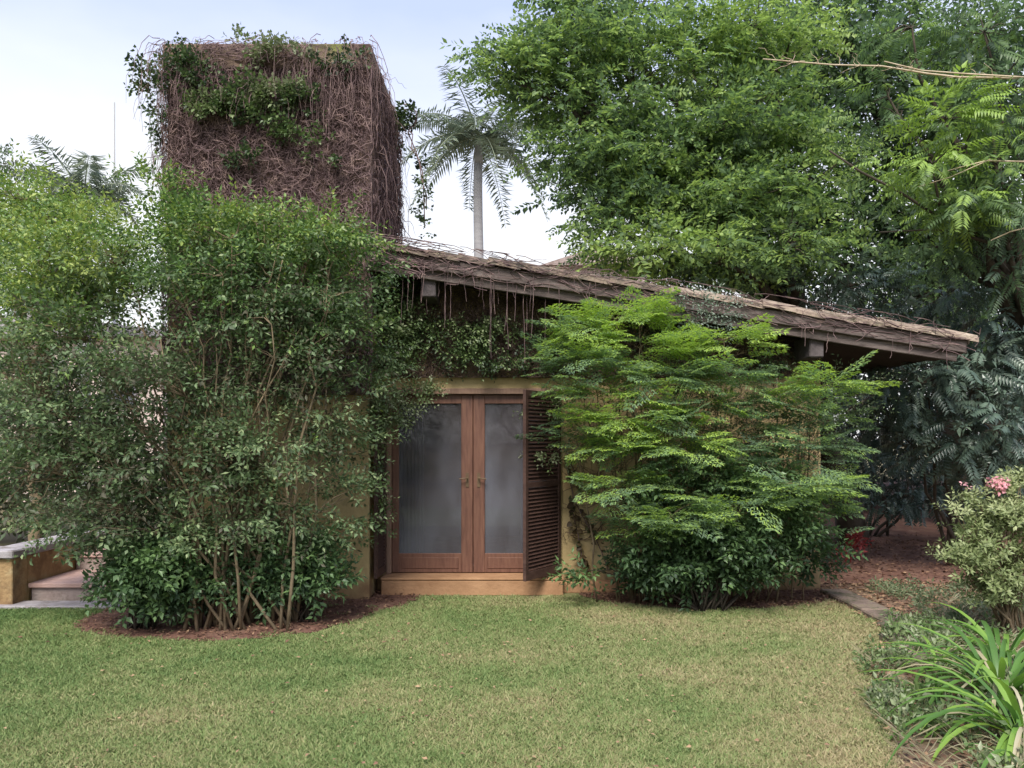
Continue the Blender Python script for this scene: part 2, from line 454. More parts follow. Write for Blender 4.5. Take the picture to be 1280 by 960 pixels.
def strands(name, mat, parent, paths, radii, n=3, kind='stuff'):
    """many thin tubes at once: paths (N, K, 3), radii (N, K)"""
    P = np.asarray(paths, dtype=np.float64)
    R = np.asarray(radii, dtype=np.float64)
    Ns, K, _ = P.shape
    D = np.empty_like(P)
    D[:, 1:-1] = P[:, 2:] - P[:, :-2]; D[:, 0] = P[:, 1] - P[:, 0]; D[:, -1] = P[:, -1] - P[:, -2]
    D /= np.linalg.norm(D, axis=2, keepdims=True) + 1e-9
    ref = np.array([0.37, 0.81, 0.45])
    A = np.cross(D, ref); A /= np.linalg.norm(A, axis=2, keepdims=True) + 1e-9
    C = np.cross(D, A)
    V = np.empty((Ns, K, n, 3))
    for k in range(n):
        t = 2 * math.pi * k / n
        V[:, :, k] = P + (A * math.cos(t) + C * math.sin(t)) * R[:, :, None]
    idx = np.arange(Ns * K * n).reshape(Ns, K, n)
    nx = np.roll(idx, -1, axis=2)
    Q = np.stack([idx[:, :-1], nx[:, :-1], nx[:, 1:], idx[:, 1:]], axis=-1).reshape(-1, 4)
    me = np_mesh(name, V.reshape(-1, 3), Q, smooth=True)
    return link(name, me, mat, parent, kind)


# ------------------------------------------------------------------ foliage
def tmpl(leaves, broad=False):
    """leaves: (base, direction, up, length, width) -> vertices, quads, leaf number of each quad"""
    V, Q, I = [], [], []
    for li, (b, d, u, Ln, Wd) in enumerate(leaves):
        b = np.array(b, float); d = np.array(d, float); d /= np.linalg.norm(d)
        s = np.cross(d, np.array(u, float)); s /= np.linalg.norm(s) + 1e-9
        u = np.cross(s, d)
        k = len(V)
        if broad:
            V += [b, b + d * Ln * 0.35 + s * Wd * 0.5 + u * Wd * .12, b + d * Ln - u * Ln * .12, b + d * Ln * 0.5 - u * Wd * 0.05,
                  b + d * Ln * 0.35 - s * Wd * 0.5 + u * Wd * .12]
            Q += [(k, k + 1, k + 2, k + 3), (k, k + 3, k + 2, k + 4)]
            I += [li, li]
        else:
            V += [b, b + d * Ln * 0.42 + s * Wd * 0.5, b + d * Ln - u * Ln * 0.1, b + d * Ln * 0.42 - s * Wd * 0.5]
            Q += [(k, k + 1, k + 2, k + 3)]
            I += [li]
    return np.array(V), np.array(Q), np.array(I)


def T_pinnate(pairs=12, length=0.42, leaf=0.075, w=0.03, droop=0.25, rnd=0.2):
    L = []
    for i in range(pairs):
        t = (i + 1) / pairs
        y = length * t
        z = -droop * length * t * t
        for sgn in (-1, 1):
            ll = leaf * (0.65 + 0.5 * math.sin(math.pi * min(1, t * 0.95 + .05))) * random.uniform(.85, 1.15)
            L.append(((0, y + random.uniform(-.01, .01), z), (sgn, 0.45 + random.uniform(-rnd, rnd), -0.15 + random.uniform(-rnd, rnd) * 1.5),
                      (random.uniform(-.3, .3), 0, 1), ll, w * random.uniform(.8, 1.2)))
    return tmpl(L)


def T_feather(levels=7, length=0.45, leaf=0.045, w=0.014):
    """twice divided leaf with side ribs, all close to one plane"""
    L = []
    for i in range(levels):
        t = (i + 1) / levels
        y = length * t
        side = length * 0.5 * (1.05 - t * 0.8)
        for sgn in (-1, 1):
            for j in range(4):
                s = side * (j + 1) / 4
                bx, by = sgn * s * 0.85, y + s * 0.5
                bz = -0.12 * s - 0.1 * length * t * t + random.uniform(-.008, .008)
                for s2 in (-1, 1):
                    L.append(((bx, by, bz), (sgn * (0.75 if s2 > 0 else 0.15) + random.uniform(-.2, .2), 0.9 if s2 < 0 else 0.25, -0.12 + random.uniform(-.25, .25)),
                              (random.uniform(-.3, .3), random.uniform(-.3, .3), 1), leaf * random.uniform(.75, 1.2), w * random.uniform(.8, 1.2)))
        L.append(((0, y, -0.1 * length * t * t), (random.uniform(-.2, .2), 1, 0), (0, 0, 1), leaf, w))
    return tmpl(L)


def T_twig(n=10, length=0.28, leaf=0.045, w=0.02, spread=1.0, broad=False):
    L = []
    for i in range(n):
        t = (i + 0.6) / n
        a = i * 2.4 + random.uniform(-.4, .4)
        L.append(((math.cos(a) * 0.01, length * t, math.sin(a) * .01),
                  (math.cos(a) * spread, 0.7 + random.uniform(-.2, .3), math.sin(a) * spread * 0.8),
                  (random.uniform(-1, 1), random.uniform(-.4, .4), 1.2), leaf * random.uniform(.7, 1.25), w * random.uniform(.8, 1.2)))
    return tmpl(L, broad)


def T_rosette(n=8, leaf=0.10, w=0.045):
    L = []
    for i in range(n):
        a = i * 2.4 + random.uniform(-.3, .3)
        L.append(((math.cos(a) * .01, i * 0.008, math.sin(a) * .01), (math.cos(a), 0.25 + 0.10 * i, math.sin(a)),
                  (0, 1, 0.2), leaf * random.uniform(.7, 1.15), w * random.uniform(.85, 1.15)))
    return tmpl(L, True)


def T_drape(n=12, length=0.5, leaf=0.2, w=0.035):
    """long narrow leaflets hanging to both sides, as on a big pinnate leaf"""
    L = []
    for i in range(n):
        t = (i + 1) / n
        for sgn in (-1, 1):
            L.append(((0, length * t, -0.2 * length * t * t), (sgn, 0.65, -0.55 + random.uniform(-.2, .2)), (0, .2, 1),
                      leaf * (1.1 - 0.4 * t) * random.uniform(.85, 1.1), w))
    return tmpl(L, True)


def sprays(name, Ts, pos, fwd, scale, tint, mat, parent=None, kind='stuff', flat=0.35, leafvar=0.35):
    """put a copy of one of the templates at every position, all joined in one mesh"""
    pos = np.asarray(pos, float); fwd = np.asarray(fwd, float)
    n = len(pos)
    scale = np.broadcast_to(scale, (n,)); tint = np.broadcast_to(tint, (n,))
    fwd = fwd / (np.linalg.norm(fwd, axis=1, keepdims=True) + 1e-9)
    up = np.zeros((n, 3)); up[:, 2] = 1
    up += RNG.normal(0, flat, (n, 3))
    X = np.cross(fwd, up); X /= np.linalg.norm(X, axis=1, keepdims=True) + 1e-9
    U = np.cross(X, fwd)
    which = RNG.integers(0, len(Ts), n)
    VV, QQ, TT = [], [], []
    base = 0
    for ti, (V, Q, I) in enumerate(Ts):
        m = np.where(which == ti)[0]
        if not len(m):
            continue
        s = scale[m][:, None, None]
        P = pos[m][:, None, :] + s * (V[None, :, 0:1] * X[m][:, None, :] + V[None, :, 1:2] * fwd[m][:, None, :] + V[None, :, 2:3] * U[m][:, None, :])
        VV.append(P.reshape(-1, 3))
        off = (base + np.arange(len(m)) * len(V))[:, None, None]
        QQ.append((Q[None] + off).reshape(-1, 4))
        lv = RNG.normal(0, leafvar * 0.5, (len(m), I.max() + 1))
        TT.append(np.clip(tint[m][:, None] + lv[:, I], 0, 1).reshape(-1))
        base += len(m) * len(V)
    me = np_mesh(name, np.concatenate(VV), np.concatenate(QQ), np.concatenate(TT))
    return link(name, me, mat, parent, kind)


def lobe_points(lobes, per_clump=14, clump_r=0.3, shell=0.45, droop=0.0, flatten=1.0):
    """lobes: (centre, (rx, ry, rz), sprays, tint).  Leaves gather in clumps inside each lobe."""
    P, D, T, C = [], [], [], []
    for c, r, n, t0 in lobes:
        c = np.array(c, float); r = np.array(r, float)
        nc = max(3, int(n / per_clump))
        d = RNG.normal(0, 1, (nc, 3)); d /= np.linalg.norm(d, axis=1, keepdims=True)
        rad = RNG.random(nc) ** shell
        cc = c + d * r * rad[:, None]
        ct = np.clip(t0 + RNG.normal(0, 0.16, nc) + 0.10 * d[:, 2], 0, 1)
        k = RNG.integers(0, nc, n)
        o = RNG.normal(0, 1, (n, 3)) * clump_r * np.array([1, 1, 0.55 * flatten])
        p = cc[k] + o
        f = d[k] * 0.8 + o / (clump_r + 1e-6) * 0.55 + RNG.normal(0, 0.25, (n, 3))
        f[:, 2] = f[:, 2] * flatten * 0.7 - droop
        P.append(p); D.append(f); T.append(ct[k]); C.append(np.concatenate([cc, ct[:, None]], axis=1))
    return np.concatenate(P), np.concatenate(D), np.concatenate(T), np.concatenate(C)


def wiggle(a, b, k=6, amp=0.08, sag=0.0):
    a, b = Vector(a), Vector(b)
    L = (b - a).length
    pts = []
    for i in range(k + 1):
        t = i / k
        p = a.lerp(b, t)
        w = math.sin(math.pi * t)
        p += Vector((random.uniform(-1, 1), random.uniform(-1, 1), random.uniform(-1, 1))) * amp * L * 0.5 * (w if i in (0, k) else 1) * (0 if i in (0, k) else 1)
        p.z += sag * L * w
        pts.append(p)
    return pts


def px_lobe(px, py, Y, rx, rz, ry, n, t):
    """lobe given by where it shows in the view and how far away it stands"""
    c = at(px, py, Y)
    return ((c.x, c.y, c.z), (rx * Y / F, ry, rz * Y / F), n, t)


def twigs_to(name, roots, clumps, mat, parent, r0=0.012, frac=1.0, zlow=0.0):
    """thin branches from the nearest limb point to the leaf clumps"""
    roots = np.array([tuple(r) for r in roots])
    C = clumps[RNG.random(len(clumps)) < frac]
    paths, rad = [], []
    K = 5
    for c in C[:, :3]:
        d = np.linalg.norm(roots - c, axis=1) + 0.6 * np.maximum(0, roots[:, 2] - c[2] + 0.1)
        a = roots[np.argmin(d)]
        t = np.linspace(0, 1, K)[:, None]
        p = a + (c - a) * t
        L = np.linalg.norm(c - a)
        p[1:-1] += RNG.normal(0, 0.05 * L, (K - 2, 3))
        p[1:-1, 2] += 0.06 * L
        paths.append(p); rad.append(np.linspace(r0, r0 * 0.25, K) * min(1.6, 0.5 + L))
    return strands(name, mat, parent, paths, rad, 4)


# ------------------------------------------------------------------ ground
def sheet(name, pts, z, mat, kind='structure', step=0.0):
    me = bpy.data.meshes.new(name)
    me.from_pydata([(p[0], p[1], z) for p in pts], [], [tuple(range(len(pts)))])
    me.update()
    o = link(name, me, mat, None, kind)
    return o


def smooth_loop(pts, k=8, jit=0.0):
    """closed Catmull-Rom outline"""
    n = len(pts); res = []
    for i in range(n):
        p0, p1, p2, p3 = (np.array(pts[(i + j) % n], float) for j in (-1, 0, 1, 2))
        for s in range(k):
            t = s / k
            q = 0.5 * ((2 * p1) + (-p0 + p2) * t + (2 * p0 - 5 * p1 + 4 * p2 - p3) * t * t + (-p0 + 3 * p1 - 3 * p2 + p3) * t ** 3)
            res.append((q[0] + random.uniform(-jit, jit), q[1] + random.uniform(-jit, jit)))
    return res


def inside(poly, x, y):
    poly = np.asarray(poly); c = np.zeros(len(x), bool)
    j = len(poly) - 1
    for i in range(len(poly)):
        xi, yi = poly[i]; xj, yj = poly[j]
        cond = ((yi > y) != (yj > y)) & (x < (xj - xi) * (y - yi) / (yj - yi + 1e-12) + xi)
        c ^= cond
        j = i
    return c


sheet('ground', [(-600, -300), (600, -300), (600, 900), (-600, 900)], 0.0, M['ground'])
lawn_poly = [(-9, -2), (1.4, -2), (1.75, 2.5), (1.98, 4.1), (2.35, 5.1), (2.75, 6.1), (3.3, 7.0), (3.42, 7.6), (3.36, 8.8),
             (2.2, 9.1), (-9, 9.1)]
sheet('lawn', lawn_poly, 0.004, M['lawn'])
bed_left = smooth_loop([(-4.05, 7.6), (-3.7, 7.02), (-2.6, 6.74), (-1.8, 7.02), (-1.42, 7.65), (-1.05, 8.3), (-1.0, 8.72), (-1.5, 9.1),
                        (-3.6, 9.2), (-3.9, 8.3)], 8, 0.03)
sheet('mulch_bed', bed_left, 0.012, M['soil'])
bed_mid = smooth_loop([(0.75, 8.85), (1.0, 8.35), (1.9, 8.0), (2.8, 8.1), (3.36, 8.5), (3.36, 9.25), (1.2, 9.2)], 8, 0.03)
sheet('soil_bed', bed_mid, 0.012, M['soil'])
bed_right = [(1.75, 2.2), (1.98, 4.1), (2.35, 5.1), (2.75, 6.1), (3.3, 7.0), (3.42, 7.6), (3.36, 8.8), (3.2, 9.6), (9, 9.6), (9, 2.2)]
sheet('leafy_soil', bed_right, 0.008, M['soil_bed'])
# red earth under the trees, rising to a low bank
gx, gy = 28, 20
V, Q = [], []
for j in range(gy + 1):
    for i in range(gx + 1):
        X = 3.0 + 14.0 * i / gx
        Y = 9.4 + 11.0 * j / gy
        t = max(0.0, (Y - 11.5) / 8.0)
        z = 0.016 + (0.55 * t * t if Y > 11.5 else 0) + (random.uniform(0, .05) if 0 < j < gy and 0 < i < gx else 0)
        V.append((X, Y, z))
for j in range(gy):
    for i in range(gx):
        a = j * (gx + 1) + i
        Q.append((a, a + 1, a + gx + 2, a + gx + 1))
link('red_earth', np_mesh('red_earth', V, Q, smooth=True), M['soil'], None, 'structure')

# grass: tufts scattered over the lawn
holder = None
TUFTS = []
for v in range(8):
    L = []
    for i in range(26):
        a = random.uniform(0, 6.283); r = 0.055 * math.sqrt(random.random())
        lean = random.uniform(0.2, 1.5)
        b = random.uniform(0, 6.283)
        L.append(((math.cos(a) * r, math.sin(a) * r, -0.004), (math.cos(b) * lean, math.sin(b) * lean, 1.0),
                  (math.sin(b * 3), math.cos(b), 0.1), random.uniform(.020, .050), random.uniform(.004, .0085)))
    TUFTS.append(tmpl(L))


def noise2(x, y, s=1.0, seed=0):
    v = 0
    for k in range(4):
        f = s * (1.9 ** k)
        v = v + np.sin(x * f * 1.3 + seed + 1.7 * k + 1.3 * np.sin(y * f * .7 + k)) * np.cos(y * f * 1.1 - seed * .7 + k * 2.1 + np.sin(x * f * .9)) / (1.5 ** k)
    return v


def bed_dist_mask(x, y):
    return inside(bed_left, x, y) | inside(bed_mid, x, y)


n = 40000
# more tufts close to the viewer
yy = 2.6 + (9.0 - 2.6) * RNG.random(n) ** 1.15
xx = (RNG.random(n) * 2 - 1) * (0.72 * yy + 0.3)
ok = inside(lawn_poly, xx, yy) & ~(inside(bed_left, xx, yy)) & ~(inside(bed_mid, xx, yy)) & ~((yy > 8.15) & (xx < -3.7))
thin = noise2(xx, yy, 1.1, 2.0)
ok &= RNG.random(n) < np.clip(0.95 - 0.25 * (thin > 1.0), 0, 1)
# straggling blades over the bed edges
m2 = RNG.random(n) < 0.07
ok |= inside(bed_left, xx, yy) & m2
# lawn stops at the wall and the sill
ok &= ~((yy > 8.66) & (xx > -1.6) & (xx < 0.9))
near_edge = inside(bed_left, xx + RNG.normal(0, .10, n), yy + RNG.normal(0, .09, n)) | inside(bed_mid, xx + RNG.normal(0, .08, n), yy + RNG.normal(0, .07, n))
ok &= ~near_edge | (RNG.random(n) < .25)
xx, yy = xx[ok], yy[ok]
P = np.stack([xx, yy, np.full(len(xx), 0.005)], 1)
a = RNG.random(len(xx)) * 6.283
# tufts stand upright: template y axis turned about z, z stays up
V_all, Q_all, T_all = [], [], []
base = 0
which = RNG.integers(0, 8, len(xx))
for ti, (V, Q, I) in enumerate(TUFTS):
    m = np.where(which == ti)[0]
    ca, sa = np.cos(a[m])[:, None], np.sin(a[m])[:, None]
    sc = (RNG.uniform(0.75, 1.25, len(m)))[:, None]
    x = (V[None, :, 0] * ca - V[None, :, 1] * sa) * sc * 1.25 + P[m, 0][:, None]
    y = (V[None, :, 0] * sa + V[None, :, 1] * ca) * sc * 1.25 + P[m, 1][:, None]
    z = V[None, :, 2] * sc * 0.8 + P[m, 2][:, None]
    V_all.append(np.stack([x, y, z], -1).reshape(-1, 3))
    Q_all.append((Q[None] + (base + np.arange(len(m)) * len(V))[:, None, None]).reshape(-1, 4))
    T_all.append(RNG.random((len(m), len(Q))).reshape(-1))
    base += len(m) * len(V)
g = link('grass', np_mesh('grass', np.concatenate(V_all), np.concatenate(Q_all), np.concatenate(T_all)), M['grass'], None, 'stuff')
tag(g, 'short mown lawn grass, green with straw coloured patches', 'grass')

# dead leaves
T_dead = [tmpl([((0, 0, 0), (0, 1, random.uniform(-.1, .3)), (random.uniform(-.4, .4), 0, 1), 0.055, 0.03)], True) for _ in range(5)]


def litter(name, poly, n, label, sc=(0.5, 1.1), z=0.02, t=0.4, extra=0.0):
    pl = np.asarray(poly)
    x = RNG.uniform(pl[:, 0].min() - extra, pl[:, 0].max() + extra, n); y = RNG.uniform(pl[:, 1].min() - extra, pl[:, 1].max() + extra, n)
    ok = inside(poly, x, y)
    if extra:
        ok |= RNG.random(n) < 0.05
    x, y = x[ok], y[ok]
    f = RNG.normal(0, 1, (len(x), 3)); f[:, 2] *= 0.15
    o = sprays(name, T_dead, np.stack([x, y, z + RNG.random(len(x)) * 0.015], 1), f, RNG.uniform(sc[0], sc[1], len(x)),
               np.clip(t + RNG.normal(0, .2, len(x)), 0, 1), M['L_litter'], None, 'stuff', flat=0.3)
    tag(o, label, 'dead leaves')


litter('leaf_litter', bed_left, 5200, 'reddish brown leaf litter on the soil ring under the big left shrub', (0.4, 0.9), t=0.25, extra=0.12)
litter('leaf_litter', bed_mid, 4200, 'brown dead leaves under the feathery shrub against the wall', (0.4, 0.95), t=0.45, extra=0.12)
litter('leaf_litter', [(1.9, 3.7), (2.25, 5.0), (2.7, 6.1), (3.3, 7.0), (3.42, 8.8), (3.3, 9.6), (8, 9.6), (8, 3), (1.85, 3)], 15000,
       'tan dead leaves scattered over the bed right of the lawn', (0.6, 1.3), t=0.55)
litter('leaf_litter', [(3.2, 9.6), (7.5, 9.6), (9, 14), (3.5, 14)], 5000, 'dark red litter on the shaded earth under the trees', (0.7, 1.4), t=0.15, z=0.06)
litter('leaf_litter', [(-3, 3.5), (2.4, 4), (3.3, 8.3), (-3.5, 7)], 520, 'few pale fallen leaves lying on the lawn', (0.35, 0.7), z=0.03, t=0.8)

# ------------------------------------------------------------------ house
WY = 9.0            # front wall plane
RX0, RX1 = -1.50, 4.86
RZ0, RZ1 = 3.79, 2.80
def roof_z(x):
    return RZ0 + (RZ1 - RZ0) * (x - RX0) / (RX1 - RX0)

house = thing('garden_house', 'ochre plastered garden house with sloping tile roof and creeper covered tower', 'house', (1.0, 9.0, 0))
# door opening x -1.41..0.53, z 0.20..2.28
wl = Build()
wl.box(-1.513, -1.41, WY, WY + 0.2, 0, 2.28)
wl.box(-1.41, 0.53, WY, WY + 0.2, 0, 0.19)
wl.box(0.53, 3.47, WY, WY + 0.2, 0, 2.28)
wl.prism_y([(-1.513, 2.28), (3.47, 2.28), (3.47, roof_z(3.47) - 0.2), (-1.513, roof_z(-1.513) - 0.2)], WY, WY + 0.2)
wl.obj('front_wall', M['ochre'], house)
Build().box(3.27, 3.468, WY + 0.2, 12.6, 0, roof_z(3.47) - 0.22).obj('side_wall', M['ochre'], house)
Build().prism_y([(-1.513, 0), (3.26, 0), (3.26, roof_z(3.27) - 0.2), (-1.513, roof_z(-1.513) - 0.2)], 12.4, 12.6).obj('rear_wall', M['room'], house)
Build().box(-1.40, 3.26, WY + 0.2, 12.4, 0.02, 0.2).obj('room_floor', M['stone'], house)
Build().box(-1.50, -1.42, WY + 0.2, 12.4, 0.2, 3.4).obj('room_side', M['room'], house)
# tower
tw = Build().box(-3.66, -1.516, 8.5, 10.5, 0, 3.0)
tower_low = tw.obj('tower_base', M['ochre'], house)
Build().box(-3.66, -1.516, 8.5, 10.5, 3.0, 5.62).obj('tower', M['tower'], house)
Build().box(-3.70, -1.49, 8.46, 10.54, 5.62, 5.90).obj('tower_cap', M['cap'], house, bevel=0.02)

# roof
roof = thing('roof', '', '', (1.7, 8.3, 3.3)); del roof['label']; del roof['category']
roof.parent = house; roof.location = Vector((1.7, 8.3, 3.3)) - house.location
sl = math.atan2(RZ1 - RZ0, RX1 - RX0)
ux = Vector((math.cos(sl), 0, math.sin(sl))); uz = Vector((-math.sin(sl), 0, math.cos(sl)))
RL = (RX1 - RX0) / math.cos(sl)
R0 = Vector((RX0, 0, RZ0))
def rp(s, y, h):
    p = R0 + ux * s + uz * h
    return Vector((p.x, y, p.z))
def rbox(b, s0, s1, y0, y1, h0, h1):
    c = (rp(s0, y0, h0) + rp(s1, y1, h1)) / 2
    return b.obox(c, ux * (s1 - s0) / 2, Vector((0, (y1 - y0) / 2, 0)), uz * (h1 - h0) / 2)
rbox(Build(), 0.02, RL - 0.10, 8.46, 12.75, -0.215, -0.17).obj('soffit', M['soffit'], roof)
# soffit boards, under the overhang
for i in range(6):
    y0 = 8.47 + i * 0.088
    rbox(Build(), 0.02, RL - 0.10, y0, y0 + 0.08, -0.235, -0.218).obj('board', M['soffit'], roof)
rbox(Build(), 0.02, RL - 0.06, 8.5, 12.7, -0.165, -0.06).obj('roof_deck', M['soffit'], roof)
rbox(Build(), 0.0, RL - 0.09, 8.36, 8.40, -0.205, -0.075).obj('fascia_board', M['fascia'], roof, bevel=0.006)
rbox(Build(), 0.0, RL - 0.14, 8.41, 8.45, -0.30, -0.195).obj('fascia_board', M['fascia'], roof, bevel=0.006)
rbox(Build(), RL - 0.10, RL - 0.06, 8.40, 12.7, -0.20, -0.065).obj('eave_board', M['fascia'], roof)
# verge tiles along the front edge: short overlapping half-pipes, uneven
nt_ = 20
for i in range(nt_):
    s0 = i * RL / nt_
    b = Build()
    k = 6
    lift = random.uniform(-0.008, 0.010); yj = random.uniform(-0.02, 0.02)
    prof_o = [(8.42 + yj + 0.10 * math.cos(math.pi * q / k) * 1.0, -0.075 + 0.092 * math.sin(math.pi * q / k)) for q in range(k + 1)]
    prof_i = [(8.42 + yj + 0.078 * math.cos(math.pi * q / k), -0.075 + 0.082 * math.sin(math.pi * q / k)) for q in range(k + 1)]
    ring = prof_o + prof_i[::-1]
    n0 = len(ring)
    for s_, dh in ((s0 - 0.02, lift + 0.012), (s0 + RL / nt_ + 0.01, lift - 0.006)):
        b.v += [tuple(rp(s_, q[0], q[1] + dh)) for q in ring]
    for q in range(n0):
        q2 = (q + 1) % n0
        b.f.append((q, q2, n0 + q2, n0 + q))
    b.f.append(tuple(reversed(range(n0)))); b.f.append(tuple(n0 + q for q in range(n0)))
    b.obj('verge_tile', M['tile'] if i + random.uniform(-1.2, 1.2) > 10 else M['mosstile'], roof)
# field tiles: rows running down the slope
b = Build()
y = 8.62
while y < 12.65:
    for i in range(16):
        s0 = i * RL / 16 + random.uniform(-.01, .01)
        lift = random.uniform(-.006, .008)
        k = 4; base = len(b.v)
        for s_, dh in ((s0 - 0.03, lift + 0.015), (s0 + RL / 16, lift - .01)):
            b.v += [tuple(rp(s_, y + 0.10 * math.cos(math.pi * q / k), -0.06 + 0.08 * math.sin(math.pi * q / k) + dh)) for q in range(k + 1)]
        for q in range(k):
            b.f.append((base + q, base + q + 1, base + k + 1 + q + 1, base + k + 1 + q))
        b.f.append(tuple(base + k + 1 + q for q in range(k + 1)))
    y += 0.195
b.obj('roof_tiles', M['tile'], roof, kind='stuff')
# purlins, their grey ends show under the fascia
for px_, yb in ((535, 8.40), (1024, 8.40)):
    X = (px_ - 640) / F * 8.4
    Build().box(X - 0.075, X + 0.075, 8.38 + 0.08, 9.0, roof_z(X) - 0.48, roof_z(X) - 0.245).obj('beam_end', M['beam'], house, bevel=0.012)

# door sill and step
Build().box(-1.43, 0.56, 8.72, WY - 0.002, 0.0, 0.168).obj('sill', M['sill'], house, bevel=0.01)
Build().box(-1.435, 0.565, 8.714, WY + 0.15, 0.17, 0.197).obj('sill_slab', M['sill'], house, bevel=0.006)
Build().box(0.565, 1.35, 8.86, WY - 0.002, 0.0, 0.13).obj('plinth', M['sill'], house, bevel=0.01)

# door
door = thing('double_door', '', '', (-0.44, 9.0, 0.2)); del door['label']; del door['category']
door.parent = house; door.location = Vector((-0.44, 9.0, 0.2)) - house.location
fr = Build()
fr.box(-1.41, -1.355, 8.97, 9.12, 0.2, 2.28).box(0.475, 0.53, 8.97, 9.12, 0.2, 2.28).box(-1.355, 0.475, 8.97, 9.12, 2.215, 2.28)
fr.obj('door_frame', M['framewood'], door, bevel=0.005)
for (x0, x1) in ((-1.352, -0.443), (-0.437, 0.472)):
    lf = Build()
    st = 0.13
    lf.box(x0, x0 + (0.075 if x0 < -1 else st), 9.03, 9.075, 0.205, 2.21)
    lf.box(x1 - (st if x0 < -1 else 0.075), x1, 9.03, 9.075, 0.205, 2.21)
    xa = x0 + (0.075 if x0 < -1 else st); xb = x1 - (st if x0 < -1 else 0.075)
    lf.box(xa, xb, 9.032, 9.073, 0.205, 0.42).box(xa, xb, 9.032, 9.073, 2.11, 2.21)
    lf.obj('door_leaf', M['doorwood'], door, bevel=0.004)
    Build().box(xa - .002, xb + .002, 9.05, 9.056, 0.418, 2.112).obj('glass_pane', M['glass'], door)
    Build().box(xa + .03, xb - .03, 9.024, 9.0315, 0.25, 0.375).obj('door_panel', M['doorwood'], door, bevel=0.004)
for sgn in (-1, 1):
    hb = Build()
    cx = -0.44 + sgn * 0.065
    hb.box(cx - .018, cx + .018, 9.022, 9.0295, 1.17, 1.33)
    hb.tube([(cx, 9.022, 1.27), (cx, 8.985, 1.27), (cx + sgn * .02, 8.975, 1.27), (cx + sgn * .085, 8.975, 1.262)], 0.008, 6)
    hb.obj('door_handle', M['metal'], door)
# curtains hanging behind the glass
for (x0, x1, folds, name) in ((-1.36, -1.05, 7, 'curtain'), (0.10, 0.50, 9, 'curtain')):
    k = folds * 6
    V, Q = [], []
    for i in range(k + 1):
        t = i / k
        V += [(x0 + (x1 - x0) * t, 9.55 + 0.03 * math.sin(t * folds * 6.283), 0.25), (x0 + (x1 - x0) * t, 9.55 + 0.02 * math.sin(t * folds * 6.283), 2.4)]
    for i in range(k):
        Q.append((2 * i, 2 * i + 2, 2 * i + 3, 2 * i + 1))
    o = link('curtain', np_mesh('curtain', V, Q, smooth=True), M['curtain'])
    tag(o, ('narrow grey curtain behind the left door pane' if x0 < -1 else 'wider grey curtain behind the right door pane'), 'curtain', 'curtains inside the door')


# louvred shutters, hinged on the jambs, open outwards
def shutter(hinge, free, z0, z1, nsl):
    h, f = Vector((hinge[0], hinge[1], 0)), Vector((free[0], free[1], 0))
    d = (f - h); Wd = d.length; d.normalize()
    nrm = Vector((-d.y, d.x, 0))
    root = thing('shutter', '', '', (hinge[0], hinge[1], z0)); del root['label']; del root['category']
    root.parent = house; root.location = Vector((hinge[0], hinge[1], z0)) - house.location
    def bx(b, a0, a1, zz0, zz1, th=0.018):
        c = h + d * (a0 + a1) / 2 + Vector((0, 0, (zz0 + zz1) / 2))
        return b.obox(c, d * (a1 - a0) / 2, nrm * th, Vector((0, 0, (zz1 - zz0) / 2)))
    st = 0.055
    b = Build()
    bx(b, 0, st, z0, z1); bx(b, Wd - st, Wd, z0, z1)
    bx(b, st, Wd - st, z0, z0 + 0.09, .016); bx(b, st, Wd - st, z1 - 0.07, z1, .016)
    bx(b, st, Wd - st, (z0 + z1) / 2 - 0.03, (z0 + z1) / 2 + 0.03, .016)
    b.obj('shutter_frame', M['shutterwood'], root, bevel=0.003)
    me = None
    gaps = [(z0 + 0.10, (z0 + z1) / 2 - 0.035), ((z0 + z1) / 2 + 0.035, z1 - 0.075)]
    for (ga, gb) in gaps:
        m = nsl // 2
        for i in range(m):
            zc = ga + (i + 0.5) * (gb - ga) / m
            b = Build()
            tilt = (nrm * 0.014 + Vector((0, 0, -0.017)))
            c = h + d * Wd / 2 + Vector((0, 0, zc))
            th = tilt.cross(d).normalized() * 0.0035
            b.obox((0, 0, 0), d * (Wd / 2 - st - 0.001), tilt, th)
            if me is None:
                me = b.mesh('slat'); me.materials.append(M['shutterwood'])
            o = bpy.data.objects.new('slat', me); COL.objects.link(o)
            o.parent = root; o.location = c - world_off(root)
    return root
shutter((0.535, 8.965), (0.128, 8.34), 0.225, 2.225, 44)
shutter((-1.425, 8.955), (-1.452, 8.50), 0.225, 2.24, 44)

# ------------------------------------------------------------------ creepers on the house
def wall_strands(n, o, U, Vv, Nn, w, h, length=(0.5, 2.0), K=8, wander=0.12, dirv=(0, -1), rad=0.006, off=0.02, hang=0.0):
    """stems wandering over a rectangle o + u*U + v*V, standing off along Nn"""
    o, U, Vv, Nn = (np.array(q, float) for q in (o, U, Vv, Nn))
    u = RNG.random(n) * w; v = RNG.random(n) * h
    L = RNG.uniform(length[0], length[1], n)
    ang = math.atan2(dirv[1], dirv[0]) + RNG.normal(0, 0.9, n)
    paths = np.empty((n, K, 3))
    of = off + np.abs(RNG.normal(0, off, n))
    for k in range(K):
        paths[:, k] = o + u[:, None] * U + v[:, None] * Vv + (of + RNG.normal(0, off * .4, n))[:, None] * Nn
        u = np.clip(u + np.cos(ang) * L / K, -0.03, w + 0.03); v = np.clip(v + np.sin(ang) * L / K, -0.02, h + 0.03)
        ang = ang + RNG.normal(0, wander * 5, n)
    R = np.linspace(1, 0.5, K)[None] * RNG.uniform(0.4, 1.3, n)[:, None] * rad
    return paths, R

